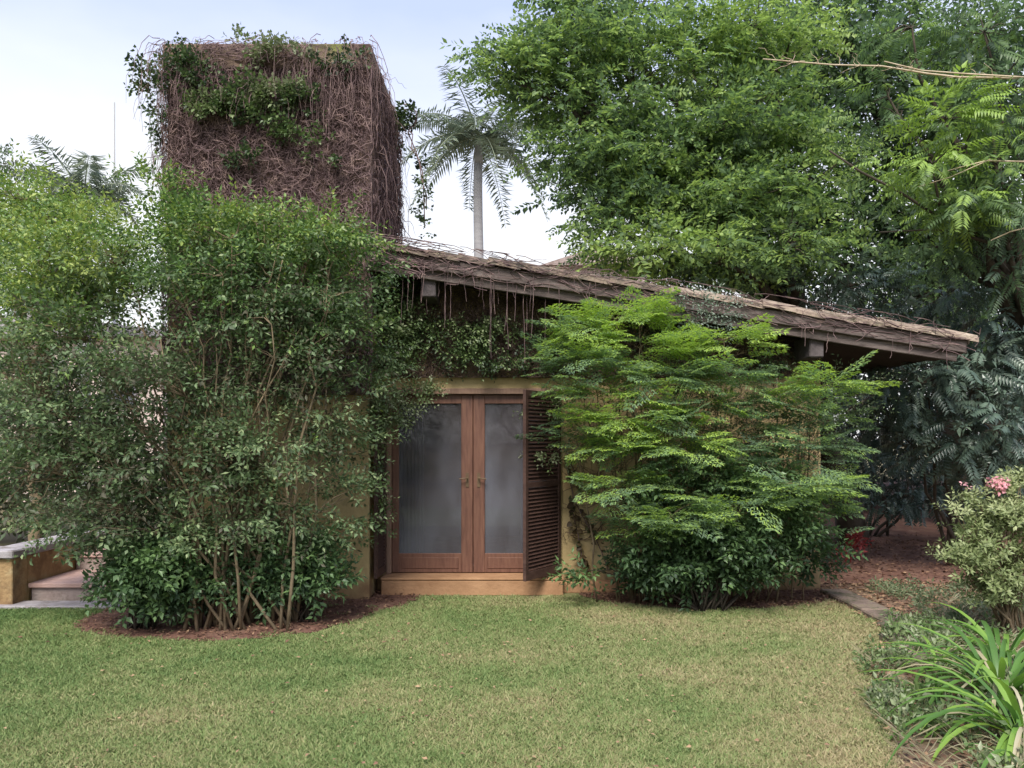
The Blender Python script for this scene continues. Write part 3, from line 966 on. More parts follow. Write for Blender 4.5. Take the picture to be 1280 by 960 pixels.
tc_ = thing('dry_creeper', 'mat of purplish brown dried creeper stems covering the tower', 'creeper', (-2.6, 8.45, 5.8))
pa, ra = [], []
for (n_, o_, U_, N_, w_, z0_, z1_) in ((5200, (-3.66, 8.5), (1, 0, 0), (0, -1, 0), 2.15, 2.2, 5.66), (1500, (-1.516, 8.5), (0, 1, 0), (1, 0, 0), 2.0, 3.3, 5.75),
                               (700, (-3.66, 8.5), (0, 1, 0), (-1, 0, 0), 2.0, 2.6, 5.75)):
    a1, a2 = wall_strands(n_, (o_[0], o_[1], z0_), U_, (0, 0, 1), N_, w_, z1_ - z0_, (0.25, 0.9), 8, 0.34, (0, -1), 0.0055, 0.03)
    pa.append(a1); ra.append(a2)
# hanging fringe: stems that spill over the cap, sides and top corners
def fringe(n, xr, yr, zr, out, drop, K=8, rad=0.004, stiff=0.5):
    x = RNG.uniform(*xr, n); y = RNG.uniform(*yr, n); z = RNG.uniform(*zr, n)
    P = np.empty((n, K, 3)); o = np.array(out, float)
    amp = RNG.uniform(0.3, 1.0, n); dr = RNG.uniform(0.3, 1, n) * drop
    j = RNG.normal(0, 0.10, (n, 3))
    for k in range(K):
        t = k / (K - 1)
        P[:, k, 0] = x + o[0] * amp * math.sin(t * 2.2) * 1.0 + j[:, 0] * t + RNG.normal(0, .012, n)
        P[:, k, 1] = y + o[1] * amp * math.sin(t * 2.2) + j[:, 1] * t
        P[:, k, 2] = z + o[2] * amp * math.sin(t * 2.0) - dr * t * t + RNG.normal(0, .012, n)
    return P, np.linspace(1, 0.4, K)[None] * RNG.uniform(0.5, 1.3, n)[:, None] * rad
for args in ((300, (-3.75, -3.60), (8.42, 9.6), (4.6, 5.9), (-0.22, -0.02, 0.05), 0.6),
             (190, (-3.66, -1.52), (8.40, 8.5), (5.35, 5.66), (0, -0.07, 0.02), 0.5),
             (200, (-2.75, -1.45), (8.40, 8.6), (5.6, 5.96), (0.05, -0.1, 0.05), 0.9),
             (160, (-3.75, -3.1), (8.40, 8.6), (5.5, 5.96), (-0.08, -0.1, 0.05), 0.8),
             (150, (-3.3, -2.3), (8.40, 8.46), (5.7, 5.9), (0.3, -0.05, 0.0), 0.15),
             (200, (-1.52, -1.46), (8.5, 10.4), (4.2, 5.9), (0.14, 0, 0.02), 0.6),
             (300, (-3.7, -1.5), (8.45, 9.6), (5.86, 5.90), (0.06, -0.06, 0.05), 0.12)):
    a1, a2 = fringe(*args); pa.append(a1); ra.append(a2)
strands('stems', M['dry'], tc_, np.concatenate(pa), np.concatenate(ra), 3)

TV = [T_twig(7, 0.16, 0.055, 0.04, 1.0, True) for _ in range(4)]
def patch(c, r, n, t):
    c = at(*c)
    return ((c.x, c.y, c.z), (r[0], r[1], r[2]), n, t)
lobes = [patch((265, 135, 8.42), (.22, .04, .14), 100, .85), patch((350, 118, 8.42), (.28, .05, .12), 130, .9), patch((290, 120, 8.42), (.35, .05, .16), 110, .3),
         patch((330, 150, 8.42), (.25, .05, .10), 60, .35), patch((370, 170, 8.42), (.14, .04, .08), 40, .3), patch((310, 195, 8.42), (.14, .04, .08), 40, .3),
         patch((350, 68, 8.42), (.20, .05, .05), 70, .95), patch((300, 50, 8.6), (.10, .1, .02), 14, .8), patch((230, 74, 8.45), (.3, .06, .05), 40, .25), patch((250, 88, 8.42), (.25, .05, .08), 30, .2),
         patch((385, 130, 8.42), (.3, .04, .12), 70, .2), patch((440, 72, 8.42), (.2, .05, .04), 25, .15), patch((240, 100, 8.42), (.2, .04, .15), 50, .2), patch((200, 150, 8.5), (.08, .1, .3), 40, .3),
         patch((195, 110, 8.6), (.12, .2, .25), 60, .35), patch((430, 80, 8.45), (.3, .05, .08), 25, .1), patch((400, 185, 8.42), (.25, .04, .2), 40, .4)]
p, d, t, c = lobe_points(lobes, 10, 0.05, 0.5)
d[:, 1] -= 0.8
o = sprays('leaves', TV, p, d, 0.9, t, M['L_vine'], tc_)

# broad-leaved climber hanging off the tower's right edge
hv = thing('hanging_vine', 'leafy vine trailing down against the sky from the tower side', 'vine', tuple(at(500, 140, 9.9)))
A, B = at(500, 150, 9.9), at(521, 190, 9.9)
paths = []
for (pts) in ([(498, 138), (512, 136), (520, 150), (510, 165), (520, 190), (528, 215), (530, 250), (531, 285)], [(498, 150), (506, 158), (516, 168), (514, 185), (524, 200), (527, 225), (533, 245), (533, 262)],
              [(496, 128), (504, 130), (514, 132), (520, 140), (521, 150), (518, 158), (512, 160), (510, 168)]):
    paths.append([tuple(at(x_, y_, 9.9)) for x_, y_ in pts])
strands('stems', M['dry'], hv, paths, np.full((3, 8), 0.008), 4, kind=None)
lb = [patch((508, 148, 9.9), (.14, .1, .18), 70, .15), patch((500, 165, 9.9), (.06, .1, .3), 40, .15), patch((524, 205, 9.9), (.06, .05, .12), 20, .2), patch((529, 225, 9.9), (.05, .05, .12), 16, .2),
      patch((530, 255, 9.9), (.04, .04, .28), 18, .2), patch((536, 280, 9.9), (.1, .04, .2), 7, .2)]
p, d, t, c = lobe_points(lb, 5, 0.03, 0.8)
sprays('leaves', [T_twig(4, 0.06, 0.05, 0.045, 1, True) for _ in range(3)], p, d, 1.0, t, M['L_vine'], hv)

# creeper over the door wall, under the eave, with stems hanging from the fascia
wc = thing('wall_creeper', 'green and brown creeper covering the wall above the door, under the roof edge', 'creeper', (-0.3, 8.95, 2.7))
a1, a2 = wall_strands(3000, (-1.5, WY, 2.42), (1, 0, 0), (0, 0, 1), (0, -1, 0), 4.9, 1.15, (0.25, 0.9), 7, 0.3, (0.3, -1), 0.006, 0.035)
a1[:, :, 2] = np.minimum(a1[:, :, 2], RZ0 + (RZ1 - RZ0) * (a1[:, :, 0] - RX0) / (RX1 - RX0) - 0.25)
b1, b2 = wall_strands(350, (0.6, WY, 0.6), (1, 0, 0), (0, 0, 1), (0, -1, 0), 2.8, 1.7, (0.3, 1.0), 7, 0.16, (0.2, -1), 0.004, 0.02)
strands('stems', M['drydark'], wc, np.concatenate([a1, b1]), np.concatenate([a2, b2]), 3)
lb = [patch((500, 400, 8.85), (.3, .12, .3), 260, .45), patch((480, 440, 8.7), (.3, .15, .35), 300, .5), patch((490, 350, 8.75), (.22, .12, .2), 160, .3),
      patch((560, 420, 8.88), (.5, .07, .16), 230, .4), patch((620, 415, 8.88), (.4, .07, .12), 170, .7), patch((600, 450, 8.88), (.6, .07, .10), 220, .35),
      patch((700, 440, 8.88), (.5, .07, .28), 240, .25), patch((490, 510, 8.6), (.20, .10, .22), 200, .8), patch((520, 490, 8.75), (.18, .08, .08), 70, .75),
      patch((475, 560, 8.6), (.08, .08, .5), 90, .55), patch((470, 660, 8.6), (.08, .08, .4), 40, .5), patch((690, 510, 8.80), (.16, .07, .15), 70, .6),
      patch((690, 572, 8.5), (.18, .05, .04), 40, .95), patch((850, 400, 8.8), (.5, .08, .2), 160, .2), patch((980, 440, 8.85), (.3, .08, .25), 60, .3)]
p, d, t, c = lobe_points(lb, 9, 0.06, 0.5)
d[:, 1] -= 0.6
sprays('leaves', [T_twig(8, 0.14, 0.04, 0.022, 1.0, False) for _ in range(4)], p, d, 1.0, t, M['L_vine'], wc)
# hanging roots and stems
hp, hr = [], []
for _ in range(75):
    x = random.choice([random.uniform(-1.45, 2.0), random.uniform(-1.3, 0.2), random.uniform(-1.45, 4.7)])
    y = random.uniform(8.30, 8.5)
    z = roof_z(x) - random.uniform(0.0, .2)
    L = (0.12 + 0.75 * random.random() ** 2.2) if x < 0.8 else random.uniform(.06, .3)
    sw = random.uniform(-.03, .03)
    hp.append([(x + sw * (k / 6) ** 2 + random.uniform(-.006, .006), y + random.uniform(-.006, .006), z - L * k / 6) for k in range(7)])
    hr.append([random.uniform(.0014, .003)] * 7)
strands('hanging_stems', M['dry'], wc, hp, hr, 4)

# dry creeper crawling along the roof edge
re_ = thing('dry_creeper', 'wiry dried creeper stems crawling along the roof edge', 'creeper', (1.5, 8.33, 3.3))
n_ = 230
s = RNG.random(n_) ** 2.0 * RL; K = 7
P = np.empty((n_, K, 3)); ang = RNG.normal(0, 0.5, n_); hh = RNG.uniform(-0.22, 0.05, n_)
dirn = RNG.choice([-1, 1], n_)
for k in range(K):
    q = R0[None] if False else None
    P[:, k, 0] = R0.x + ux.x * s - math.sin(sl) * hh
    P[:, k, 2] = R0.z + ux.z * s + math.cos(sl) * hh
    P[:, k, 1] = 8.315 + RNG.normal(0, .012, n_) + np.where(hh < -0.08, 0.03, 0)
    s = np.clip(s + dirn * np.cos(ang) * 0.11, 0, RL); hh = np.clip(hh + np.sin(ang) * 0.05, -0.33, 0.07); ang += RNG.normal(0, .5, n_)
strands('stems', M['dry'], re_, P, np.tile(RNG.uniform(.002, .005, n_)[:, None], (1, K)), 3)
s_ = [patch((480, 335, 8.35), (.15, .05, .2), 60, .3)]
p, d, t, c = lobe_points(s_, 8, 0.05, 0.5)
sprays('leaves', TV, p, d, .6, t, M['L_vine'], re_)

# heart-leaved climber right of the door
hc = thing('heart_leaf_climber', 'climber with brown heart shaped leaves on the bare ochre wall right of the shutter', 'climber', (1.0, 8.95, 0.3))
cl = []
for pts in ([(706, 575), (712, 600), (718, 625), (728, 645), (742, 668), (752, 690), (760, 712)], [(706, 560), (716, 585), (730, 610), (748, 625), (765, 640), (775, 660), (780, 690)],
            [(735, 715), (728, 700), (725, 680), (722, 665), (718, 650), (716, 640), (714, 628)]):
    cl.append([tuple(at(x_, y_, 8.96)) for x_, y_ in pts])
strands('stems', M['dry'], hc, cl, np.full((3, 7), 0.006), 4, kind=None)
P, Fd = [], []
for path in cl:
    for k in range(6):
        for q in range(5):
            t = random.random()
            pp = Vector(path[k]).lerp(Vector(path[k + 1]), t)
            P.append((pp.x + random.uniform(-.05, .05), 8.95 - random.uniform(0, .04), pp.z + random.uniform(-.05, .05)))
            Fd.append((random.uniform(-1, 1), -0.35, random.uniform(-1, .3)))
def T_heart(L=0.075):
    pts = [(0, 0), (.42, -.14), (.55, .18), (.35, .6), (0, 1.0), (-.35, .6), (-.55, .18), (-.42, -.14)]
    V = [np.array((x * L, y * L, -abs(x) * L * .2)) for x, y in pts] + [np.array((0, 0.4 * L, 0.0))]
    Q = [(8, 0, 1, 2), (8, 2, 3, 4), (8, 4, 5, 6), (8, 6, 7, 0)]
    return np.array(V), np.array(Q), np.array([0, 0, 0, 0])
o = sprays('leaves', [T_heart(), T_heart(.06)], P, Fd, RNG.uniform(.7, 1.2, len(P)), RNG.random(len(P)), M['L_heart'], hc, flat=1.0)

# ------------------------------------------------------------------ big shrub on the left
def shrub_stems(root, base, tops, r=0.02, name='stem', mat=None, k=7, amp=0.07, spread=0.2):
    ends = []
    for tp in tops:
        a_ = Vector(base) + Vector((random.uniform(-1, 1) * spread, random.uniform(-1, 1) * spread * 0.6, 0))
        pts = wiggle(a_, tp, k, amp, 0.0)
        # rise first, spread later
        for i, q in enumerate(pts):
            t = i / k
            q.z += 0.10 * (Vector(tp) - a_).length * math.sin(math.pi * t)
        Build().tube(pts, [r * (1 - 0.75 * i / k) * random.uniform(.9, 1.1) for i in range(k + 1)], 6).obj(name, mat or M['stem'], root, smooth=True)
        ends += [tuple(q) for q in pts[2:]]
    return ends

sh = thing('large_shrub', 'large many stemmed shrub hiding the tower foot, ringed by bare soil', 'shrub', (-2.35, 7.35, 0))
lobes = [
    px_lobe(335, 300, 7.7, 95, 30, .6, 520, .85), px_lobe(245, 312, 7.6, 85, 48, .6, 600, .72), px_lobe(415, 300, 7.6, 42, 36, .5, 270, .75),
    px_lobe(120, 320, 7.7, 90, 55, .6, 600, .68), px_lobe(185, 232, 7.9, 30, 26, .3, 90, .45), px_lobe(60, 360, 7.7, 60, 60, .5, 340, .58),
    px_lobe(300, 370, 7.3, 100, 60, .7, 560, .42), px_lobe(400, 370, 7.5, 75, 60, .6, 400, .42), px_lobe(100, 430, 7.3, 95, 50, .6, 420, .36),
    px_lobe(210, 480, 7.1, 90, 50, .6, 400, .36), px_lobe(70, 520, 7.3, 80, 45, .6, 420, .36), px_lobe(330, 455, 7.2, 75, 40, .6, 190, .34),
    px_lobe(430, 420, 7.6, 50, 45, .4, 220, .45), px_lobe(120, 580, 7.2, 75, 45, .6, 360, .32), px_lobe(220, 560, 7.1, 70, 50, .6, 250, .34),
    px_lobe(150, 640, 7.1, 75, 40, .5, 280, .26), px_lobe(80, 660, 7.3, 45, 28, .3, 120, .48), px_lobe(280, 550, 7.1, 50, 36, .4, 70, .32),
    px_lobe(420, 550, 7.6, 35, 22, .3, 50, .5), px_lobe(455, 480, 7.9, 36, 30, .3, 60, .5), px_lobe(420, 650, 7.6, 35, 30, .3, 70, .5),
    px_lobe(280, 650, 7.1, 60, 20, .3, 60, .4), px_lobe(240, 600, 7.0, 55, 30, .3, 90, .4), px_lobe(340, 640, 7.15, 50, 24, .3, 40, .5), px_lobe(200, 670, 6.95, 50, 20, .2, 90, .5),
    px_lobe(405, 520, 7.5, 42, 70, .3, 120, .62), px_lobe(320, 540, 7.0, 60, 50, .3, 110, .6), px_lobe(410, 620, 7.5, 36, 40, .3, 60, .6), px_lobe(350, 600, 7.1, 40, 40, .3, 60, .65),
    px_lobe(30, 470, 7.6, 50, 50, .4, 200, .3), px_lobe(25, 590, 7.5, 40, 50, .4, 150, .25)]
p, d, t, c = lobe_points(lobes, 16, 0.10, 0.6, flatten=0.8)
TS = [T_twig(13, 0.26, 0.054, 0.025, 1.0) for _ in range(6)]
# the upper crown has younger, yellower leaves, their sunlit tone painted into the colour
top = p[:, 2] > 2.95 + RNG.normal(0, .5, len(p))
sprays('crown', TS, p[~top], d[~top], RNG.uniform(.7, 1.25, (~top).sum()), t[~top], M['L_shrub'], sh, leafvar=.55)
sprays('sunlit_young_leaves', TS, p[top], d[top], RNG.uniform(.75, 1.15, top.sum()), t[top] - .28 + .30 * (p[top][:, 0] < -3.5), M['L_shrubtop'], sh, leafvar=.5)
tops = [at(*q) for q in ((330, 280, 7.6), (250, 290, 7.6), (400, 290, 7.6), (150, 330, 7.5), (90, 400, 7.4), (60, 500, 7.3), (430, 400, 7.6), (300, 350, 7.2),
                         (360, 380, 7.4), (200, 420, 7.1), (110, 560, 7.2), (430, 470, 7.7), (270, 430, 7.1), (340, 440, 7.3), (390, 460, 7.5), (210, 230, 7.9), (60, 350, 7.7),
                         (380, 330, 7.6), (320, 300, 7.8), (180, 520, 7.0), (440, 420, 7.7), (350, 300, 7.2), (290, 300, 7.1), (240, 400, 7.0),
                         (410, 350, 7.3), (130, 470, 7.0), (160, 600, 6.9), (370, 420, 7.1), (310, 380, 7.0))]
tops += [t_ + Vector((random.uniform(-.3, .3), random.uniform(-.2, .2), random.uniform(-.6, .1))) for t_ in list(tops)]
ends = shrub_stems(sh, (-2.45, 7.35, 0), tops, 0.017, spread=.5, amp=.045)
twigs_to('twigs', ends, c, M['stem'], sh, 0.010)
dc = c[(c[:, 2] > 1.0) & (c[:, 2] < 3.0)]
dc = np.concatenate([dc + RNG.normal(0, .14, dc.shape) for _ in range(4)])
twigs_to('dry_twigs', ends, dc, M['stem'], sh, 0.0055)

def glossy_bush(name, label, loc, lobes, T=None, mat='L_gloss', nstem=6, per=9, cr=0.085, stem='darkstem', sc=(.75, 1.35)):
    g = thing(name, label, 'bush', loc)
    lobes = [(l[0], l[1], int(l[2] * 1.15), l[3]) for l in lobes] + [(tuple(np.array(l[0]) + np.array([RNG.normal(0, .8) * l[1][0], -.05, abs(RNG.normal(0, .9)) * l[1][2]])), tuple(np.array(l[1]) * .35), int(l[2] * .10), min(1, l[3] + .25)) for l in lobes for _ in range(2)]
    p, d, t, c = lobe_points(lobes, per, cr, 0.45)
    keep = p[:, 2] > 0.03
    p, d, t = p[keep], d[keep], t[keep]
    sprays('foliage', T or TG, p, d, RNG.uniform(sc[0], sc[1], len(p)), t, M[mat], g)
    tops = [Vector(l[0]) + Vector((random.uniform(-.1, .1), 0, l[1][2] * .6)) for l in lobes for _ in range(2)]
    e_ = shrub_stems(g, (loc[0], loc[1], 0), tops, 0.012, spread=.15, mat=M[stem])
    twigs_to('twigs', e_, c, M[stem], g, 0.005)
    return g
TG = [T_twig(9, 0.14, 0.060, 0.030, 1.0, True) for _ in range(5)]
glossy_bush('glossy_bush', 'dark glossy bush at the left foot of the large shrub, beside the steps', (-3.35, 7.2, 0),
            [px_lobe(195, 715, 7.1, 55, 40, .4, 330, .45), px_lobe(170, 740, 7.15, 36, 20, .2, 140, .5), px_lobe(240, 732, 7.2, 42, 26, .25, 220, .4),
             px_lobe(220, 690, 7.2, 45, 24, .3, 110, .35)])
glossy_bush('glossy_bush', 'dark glossy bush at the right foot of the large shrub, near the door', (-2.0, 7.5, 0),
            [px_lobe(375, 708, 7.5, 50, 32, .3, 280, .5), px_lobe(320, 728, 7.4, 42, 22, .25, 150, .4), px_lobe(400, 728, 7.5, 30, 16, .2, 90, .5),
             px_lobe(350, 680, 7.5, 35, 26, .3, 70, .4)])

# ------------------------------------------------------------------ feathery shrub against the wall
TF = [T_feather(7, 0.42, 0.05, 0.017) for _ in range(5)]
fs = thing('feathery_shrub', 'bright green feathery leaved shrub spreading in tiers against the wall', 'shrub', (1.7, 8.3, 0))
lobes = []
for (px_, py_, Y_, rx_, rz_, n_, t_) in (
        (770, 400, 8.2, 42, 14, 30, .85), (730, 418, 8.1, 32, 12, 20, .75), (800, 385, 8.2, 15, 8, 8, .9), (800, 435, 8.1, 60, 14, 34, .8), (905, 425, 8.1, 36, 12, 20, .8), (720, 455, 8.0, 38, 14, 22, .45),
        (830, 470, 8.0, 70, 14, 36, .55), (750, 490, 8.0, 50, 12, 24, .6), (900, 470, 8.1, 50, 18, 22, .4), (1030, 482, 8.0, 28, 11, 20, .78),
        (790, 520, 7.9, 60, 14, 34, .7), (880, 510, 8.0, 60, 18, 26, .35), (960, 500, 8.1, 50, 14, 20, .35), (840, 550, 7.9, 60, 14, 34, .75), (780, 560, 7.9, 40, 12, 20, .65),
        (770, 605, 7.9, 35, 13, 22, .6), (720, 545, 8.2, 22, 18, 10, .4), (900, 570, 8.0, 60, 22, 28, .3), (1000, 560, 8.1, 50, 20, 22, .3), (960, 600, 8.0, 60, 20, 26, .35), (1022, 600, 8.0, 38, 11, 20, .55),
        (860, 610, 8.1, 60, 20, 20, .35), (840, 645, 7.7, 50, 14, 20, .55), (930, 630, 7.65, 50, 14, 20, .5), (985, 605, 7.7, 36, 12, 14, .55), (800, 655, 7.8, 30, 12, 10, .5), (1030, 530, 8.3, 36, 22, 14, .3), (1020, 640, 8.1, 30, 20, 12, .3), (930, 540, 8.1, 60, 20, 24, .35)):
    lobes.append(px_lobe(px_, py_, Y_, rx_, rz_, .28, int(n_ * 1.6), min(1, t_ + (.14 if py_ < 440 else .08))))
P_, D_, T_, C_ = [], [], [], []
for l in lobes:
    n_ = l[2]; c_ = np.array(l[0]); r_ = np.array(l[1])
    o_ = RNG.normal(0, 0.45, (n_, 3)); 
    pos = c_ + o_ * r_ - np.array([0, 0, .0])
    f = np.stack([np.sign(o_[:, 0]) * (0.4 + np.abs(o_[:, 0])) + RNG.normal(0, .25, n_), -0.55 + RNG.normal(0, .5, n_), 0.10 + RNG.normal(0, .26, n_)], 1)
    P_.append(pos); D_.append(f); T_.append(np.clip(l[3] + RNG.normal(0, .17, n_), 0, 1)); C_.append(np.array([[*c_, 0]]))
P_, D_, T_, C_ = map(np.concatenate, (P_, D_, T_, C_))
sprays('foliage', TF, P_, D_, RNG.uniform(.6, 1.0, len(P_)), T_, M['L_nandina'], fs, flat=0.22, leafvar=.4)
tops = [Vector(l[0]) for l in lobes]
ends = []
for i, tp in enumerate(tops):
    bx_ = 1.75 + (tp.x - 1.75) * 0.65 + random.uniform(-.1, .1)
    ends += shrub_stems(fs, (bx_, 8.35, 0), [tp], 0.011, spread=.06, amp=.035, mat=M['stem'])
for _ in range(16):
    x_ = random.uniform(1.2, 3.4)
    pts = wiggle((x_, 8.4, 0), (x_ + random.uniform(-.15, .15), 8.3, random.uniform(1.4, 2.4)), 6, .02)
    Build().tube(pts, [0.008] * 7, 5).obj('stem', M['stem'], fs, smooth=True)
twigs_to('twigs', ends, np.concatenate([P_, T_[:, None]], 1), M['stem'], fs, 0.004, .5)
# small ragged leaves that fill the middle of the hedge
TW = [T_twig(9, 0.2, 0.04, 0.016, 1.0) for _ in range(4)]
lb = [px_lobe(850, 560, 8.4, 120, 55, .3, 330, .35), px_lobe(980, 570, 8.45, 80, 60, .3, 280, .3), px_lobe(900, 470, 8.6, 120, 40, .2, 120, .4), px_lobe(760, 530, 8.6, 50, 60, .2, 130, .35),
      px_lobe(1050, 500, 8.7, 40, 40, .3, 120, .3)]
p, d, t, c = lobe_points(lb, 9, .12, .5)
sprays('inner_leaves', TW, p, d, 1.0, t, M['L_shrub'], fs)

glossy_bush('glossy_bush', 'wide dark glossy bush on the soil below the feathery shrub', (1.95, 8.0, 0),
            [px_lobe(830, 690, 8.0, 55, 45, .35, 330, .45), px_lobe(900, 680, 7.95, 60, 50, .35, 380, .5), px_lobe(960, 670, 8.0, 50, 45, .35, 300, .45),
             px_lobe(880, 716, 8.15, 95, 20, .2, 300, .42), px_lobe(910, 620, 8.1, 50, 24, .3, 110, .4), px_lobe(990, 650, 8.0, 40, 30, .3, 150, .6),
             px_lobe(810, 714, 8.2, 36, 18, .2, 110, .4), px_lobe(830, 640, 8.1, 40, 26, .2, 110, .35), px_lobe(1015, 700, 8.3, 22, 22, .2, 90, .4)])
lb = [px_lobe(890, 392, 8.3, 36, 22, .15, 130, .45), px_lobe(860, 380, 8.3, 26, 14, .12, 60, .4)]
g = thing('silvery_climber', 'grey green climber bunched under the middle of the roof edge', 'climber', tuple(at(890, 400, 8.4)))
p, d, t, c = lobe_points(lb, 8, 0.07, 0.5)
sprays('leaves', TW, p, d, 0.9, t, M['L_silver'], g)
twigs_to('stems', [tuple(at(900, 440, 8.9)), tuple(at(870, 440, 8.9))], c, M['dry'], g, 0.005)

# ------------------------------------------------------------------ trees
def tree(name, label, base, lobes, T, mat, trunk_r, barkm, per=14, cr=0.3, droop=0.1, flatten=0.6, sc=(.8, 1.3), fork=0.55, twigf=1.0, twr=.012, group=None, leafvar=.35, flat=.35):
    tr = thing(name, label, 'tree', base, group)
    p, d, t, c = lobe_points(lobes, per, cr, 0.5, droop, flatten)
    cen = np.mean([l[0] for l in lobes], axis=0)
    fk = Vector(base).lerp(Vector(cen), fork); fk.x = base[0] + (cen[0] - base[0]) * fork * .5; fk.y = base[1] + (cen[1] - base[1]) * fork * .5
    pts = wiggle(base, fk, 6, 0.05)
    Build().tube(pts, [trunk_r * (1.25 if i == 0 else 1 - 0.07 * i) for i in range(7)], 9).obj('trunk', barkm, tr, smooth=True)
    roots = []
    for l in lobes:
        k = 6
        q = wiggle(fk, l[0], k, 0.10, 0.05)
        Build().tube(q, [trunk_r * 0.5 * (1 - .82 * i / k) for i in range(k + 1)], 6).obj('limb', barkm, tr, smooth=True)
        roots += [tuple(v) for v in q[2:]]
    twigs_to('twigs', roots, c, barkm, tr, twr, twigf)
    sprays('crown', T, p, d, RNG.uniform(sc[0], sc[1], len(p)), t, mat, tr, leafvar=leafvar, flat=flat)
    return tr

TP = [T_pinnate(8, 0.30, 0.074, 0.036, .3, .35) for _ in range(4)] + [T_twig(13, 0.28, 0.075, 0.038, 1.0) for _ in range(3)]
L_ = []
for (x_, y_, Y_, rx_, rz_, n_, t_) in (
        (652, 68, 12, 50, 20, 120, .5), (650, 105, 12, 26, 14, 60, .5), (720, 70, 12, 70, 42, 330, .55), (715, 15, 12.3, 50, 24, 120, .45), (760, 20, 12.5, 100, 45, 350, .55), (690, 115, 12, 50, 26, 150, .62),
        (740, 130, 12, 80, 40, 300, .68), (755, 205, 11.8, 60, 30, 190, .5), (722, 185, 11.8, 32, 24, 90, .6), (800, 200, 12, 90, 45, 300, .45), (765, 248, 11.6, 60, 18, 110, .42), (760, 280, 11.4, 32, 12, 36, .35), (780, 295, 11.4, 40, 26, 90, .5),
        (860, 90, 12.5, 100, 60, 460, .6), (850, 250, 11.8, 90, 40, 340, .55), (830, 320, 11.2, 70, 36, 260, .75), (880, 180, 12, 90, 45, 380, .6), (950, 40, 12.5, 80, 60, 330, .72),
        (940, 150, 12.2, 90, 45, 360, .5), (930, 260, 11.6, 90, 40, 340, .5), (1000, 200, 12, 80, 50, 330, .62), (900, 330, 11.0, 60, 25, 160, .45), (980, 310, 11.2, 60, 30, 180, .42)):
    L_.append(px_lobe(x_, y_, Y_, rx_, rz_, .8, int(n_ * 1.45), min(1, t_ + random.choice([-.12, .02, .14, .22]))))
tree('feathery_tree', 'spreading bright green feathery leaved tree overhanging the roof', (5.4, 12.6, 0), L_, TP, M['L_tree'], 0.22, M['darkstem'], droop=0.05, cr=.22, per=13, sc=(.6, 1.5), flat=.5, leafvar=.55)

L_ = []
for (x_, y_, Y_, rx_, rz_, n_, t_) in (
        (1080, 60, 14, 100, 60, 330, .25), (1200, 60, 14, 100, 70, 330, .3), (1100, 170, 14, 100, 60, 330, .2), (1230, 180, 14, 90, 60, 300, .25), (1000, 260, 14.5, 110, 60, 330, .25),
        (1120, 280, 14, 100, 60, 330, .25), (1240, 300, 14, 90, 60, 280, .25), (960, 120, 15, 110, 60, 300, .3), (1020, 10, 14.5, 90, 50, 260, .3), (1150, 370, 13.5, 90, 40, 260, .3), (1300, 100, 14, 80, 90, 200, .3), (850, 210, 15.5, 100, 60, 220, .25)):
    L_.append(px_lobe(x_, y_, Y_, rx_, rz_, 1.0, int(n_ * 1.5), t_))
TB = [T_twig(12, 0.45, 0.12, 0.055, 1.0) for _ in range(5)]
tree('dense_tree', 'dense dark green tree standing behind the feathery one at the right', (8.2, 14.5, 0), L_, TB, M['L_tree'], 0.26, M['darkstem'], per=12, cr=.4, droop=.2)

TD = [T_drape(9, 0.32, 0.12, 0.026) for _ in range(3)] + [T_twig(12, .28, .10, .04, 1.0, True)]
L_ = []
for (x_, y_, Y_, rx_, rz_, n_, t_) in (
        (1180, 150, 9.4, 30, 26, 26, .95), (1165, 205, 9.3, 30, 20, 24, .95), (1195, 255, 9.2, 24, 16, 16, .85), (1240, 160, 9.5, 40, 22, 22, .55), (1200, 250, 9.4, 40, 26, 20, .6), (1250, 260, 9.3, 40, 26, 22, .3), (1230, 40, 9.8, 60, 45, 36, .4),
        (1270, 110, 9.5, 40, 34, 20, .3), (1110, 120, 10, 40, 34, 16, .4), (1250, 210, 9.3, 40, 20, 18, .55), (1140, 35, 10, 50, 35, 22, .6), (1270, 330, 9.6, 40, 40, 22, .1), (1180, 310, 10, 50, 30, 22, .25)):
    L_.append(px_lobe(x_, y_, Y_, rx_, rz_, .4, int(n_ * 2.8), t_))
nt2 = tree('long_leaved_tree', 'near tree with long drooping leaflets and bare pale twigs at the right edge', (6.9, 10.2, 0), L_, TD, M['L_near'], 0.13, M['darkstem'], per=4, cr=.16, droop=.25, flatten=.8, sc=(.8, 1.2), twigf=.8, leafvar=.2)
for pts, r_, mt in (([(955, 72), (1040, 82), (1105, 80), (1160, 90), (1200, 95), (1290, 97)], .013, 'palestem'), ([(1105, 77), (1150, 90), (1200, 94), (1290, 98), (1330, 100)], .012, 'palestem'),
                    ([(1180, 214), (1205, 208), (1235, 200), (1290, 202)], .010, 'palestem'), ([(1150, 232), (1190, 220), (1235, 201)], .006, 'palestem'),
                    ([(1240, 300), (1262, 290), (1300, 280)], .011, 'palestem'),
                    ([(1035, 190), (1075, 215), (1120, 240), (1160, 262), (1200, 290), (1260, 320)], .022, 'darkstem'), ([(1100, 290), (1160, 288), (1220, 292), (1280, 305)], .016, 'darkstem')):
    q = [at(x_, y_, 8.9 if mt == 'palestem' else 9.6) + Vector((0, random.uniform(-.05, .05), 0)) for x_, y_ in pts]
    Build().tube(q, [r_ * (0.5 + 0.6 * i / len(q)) for i in range(len(q))], 6).obj('bare_branch', M[mt], nt2, smooth=True)

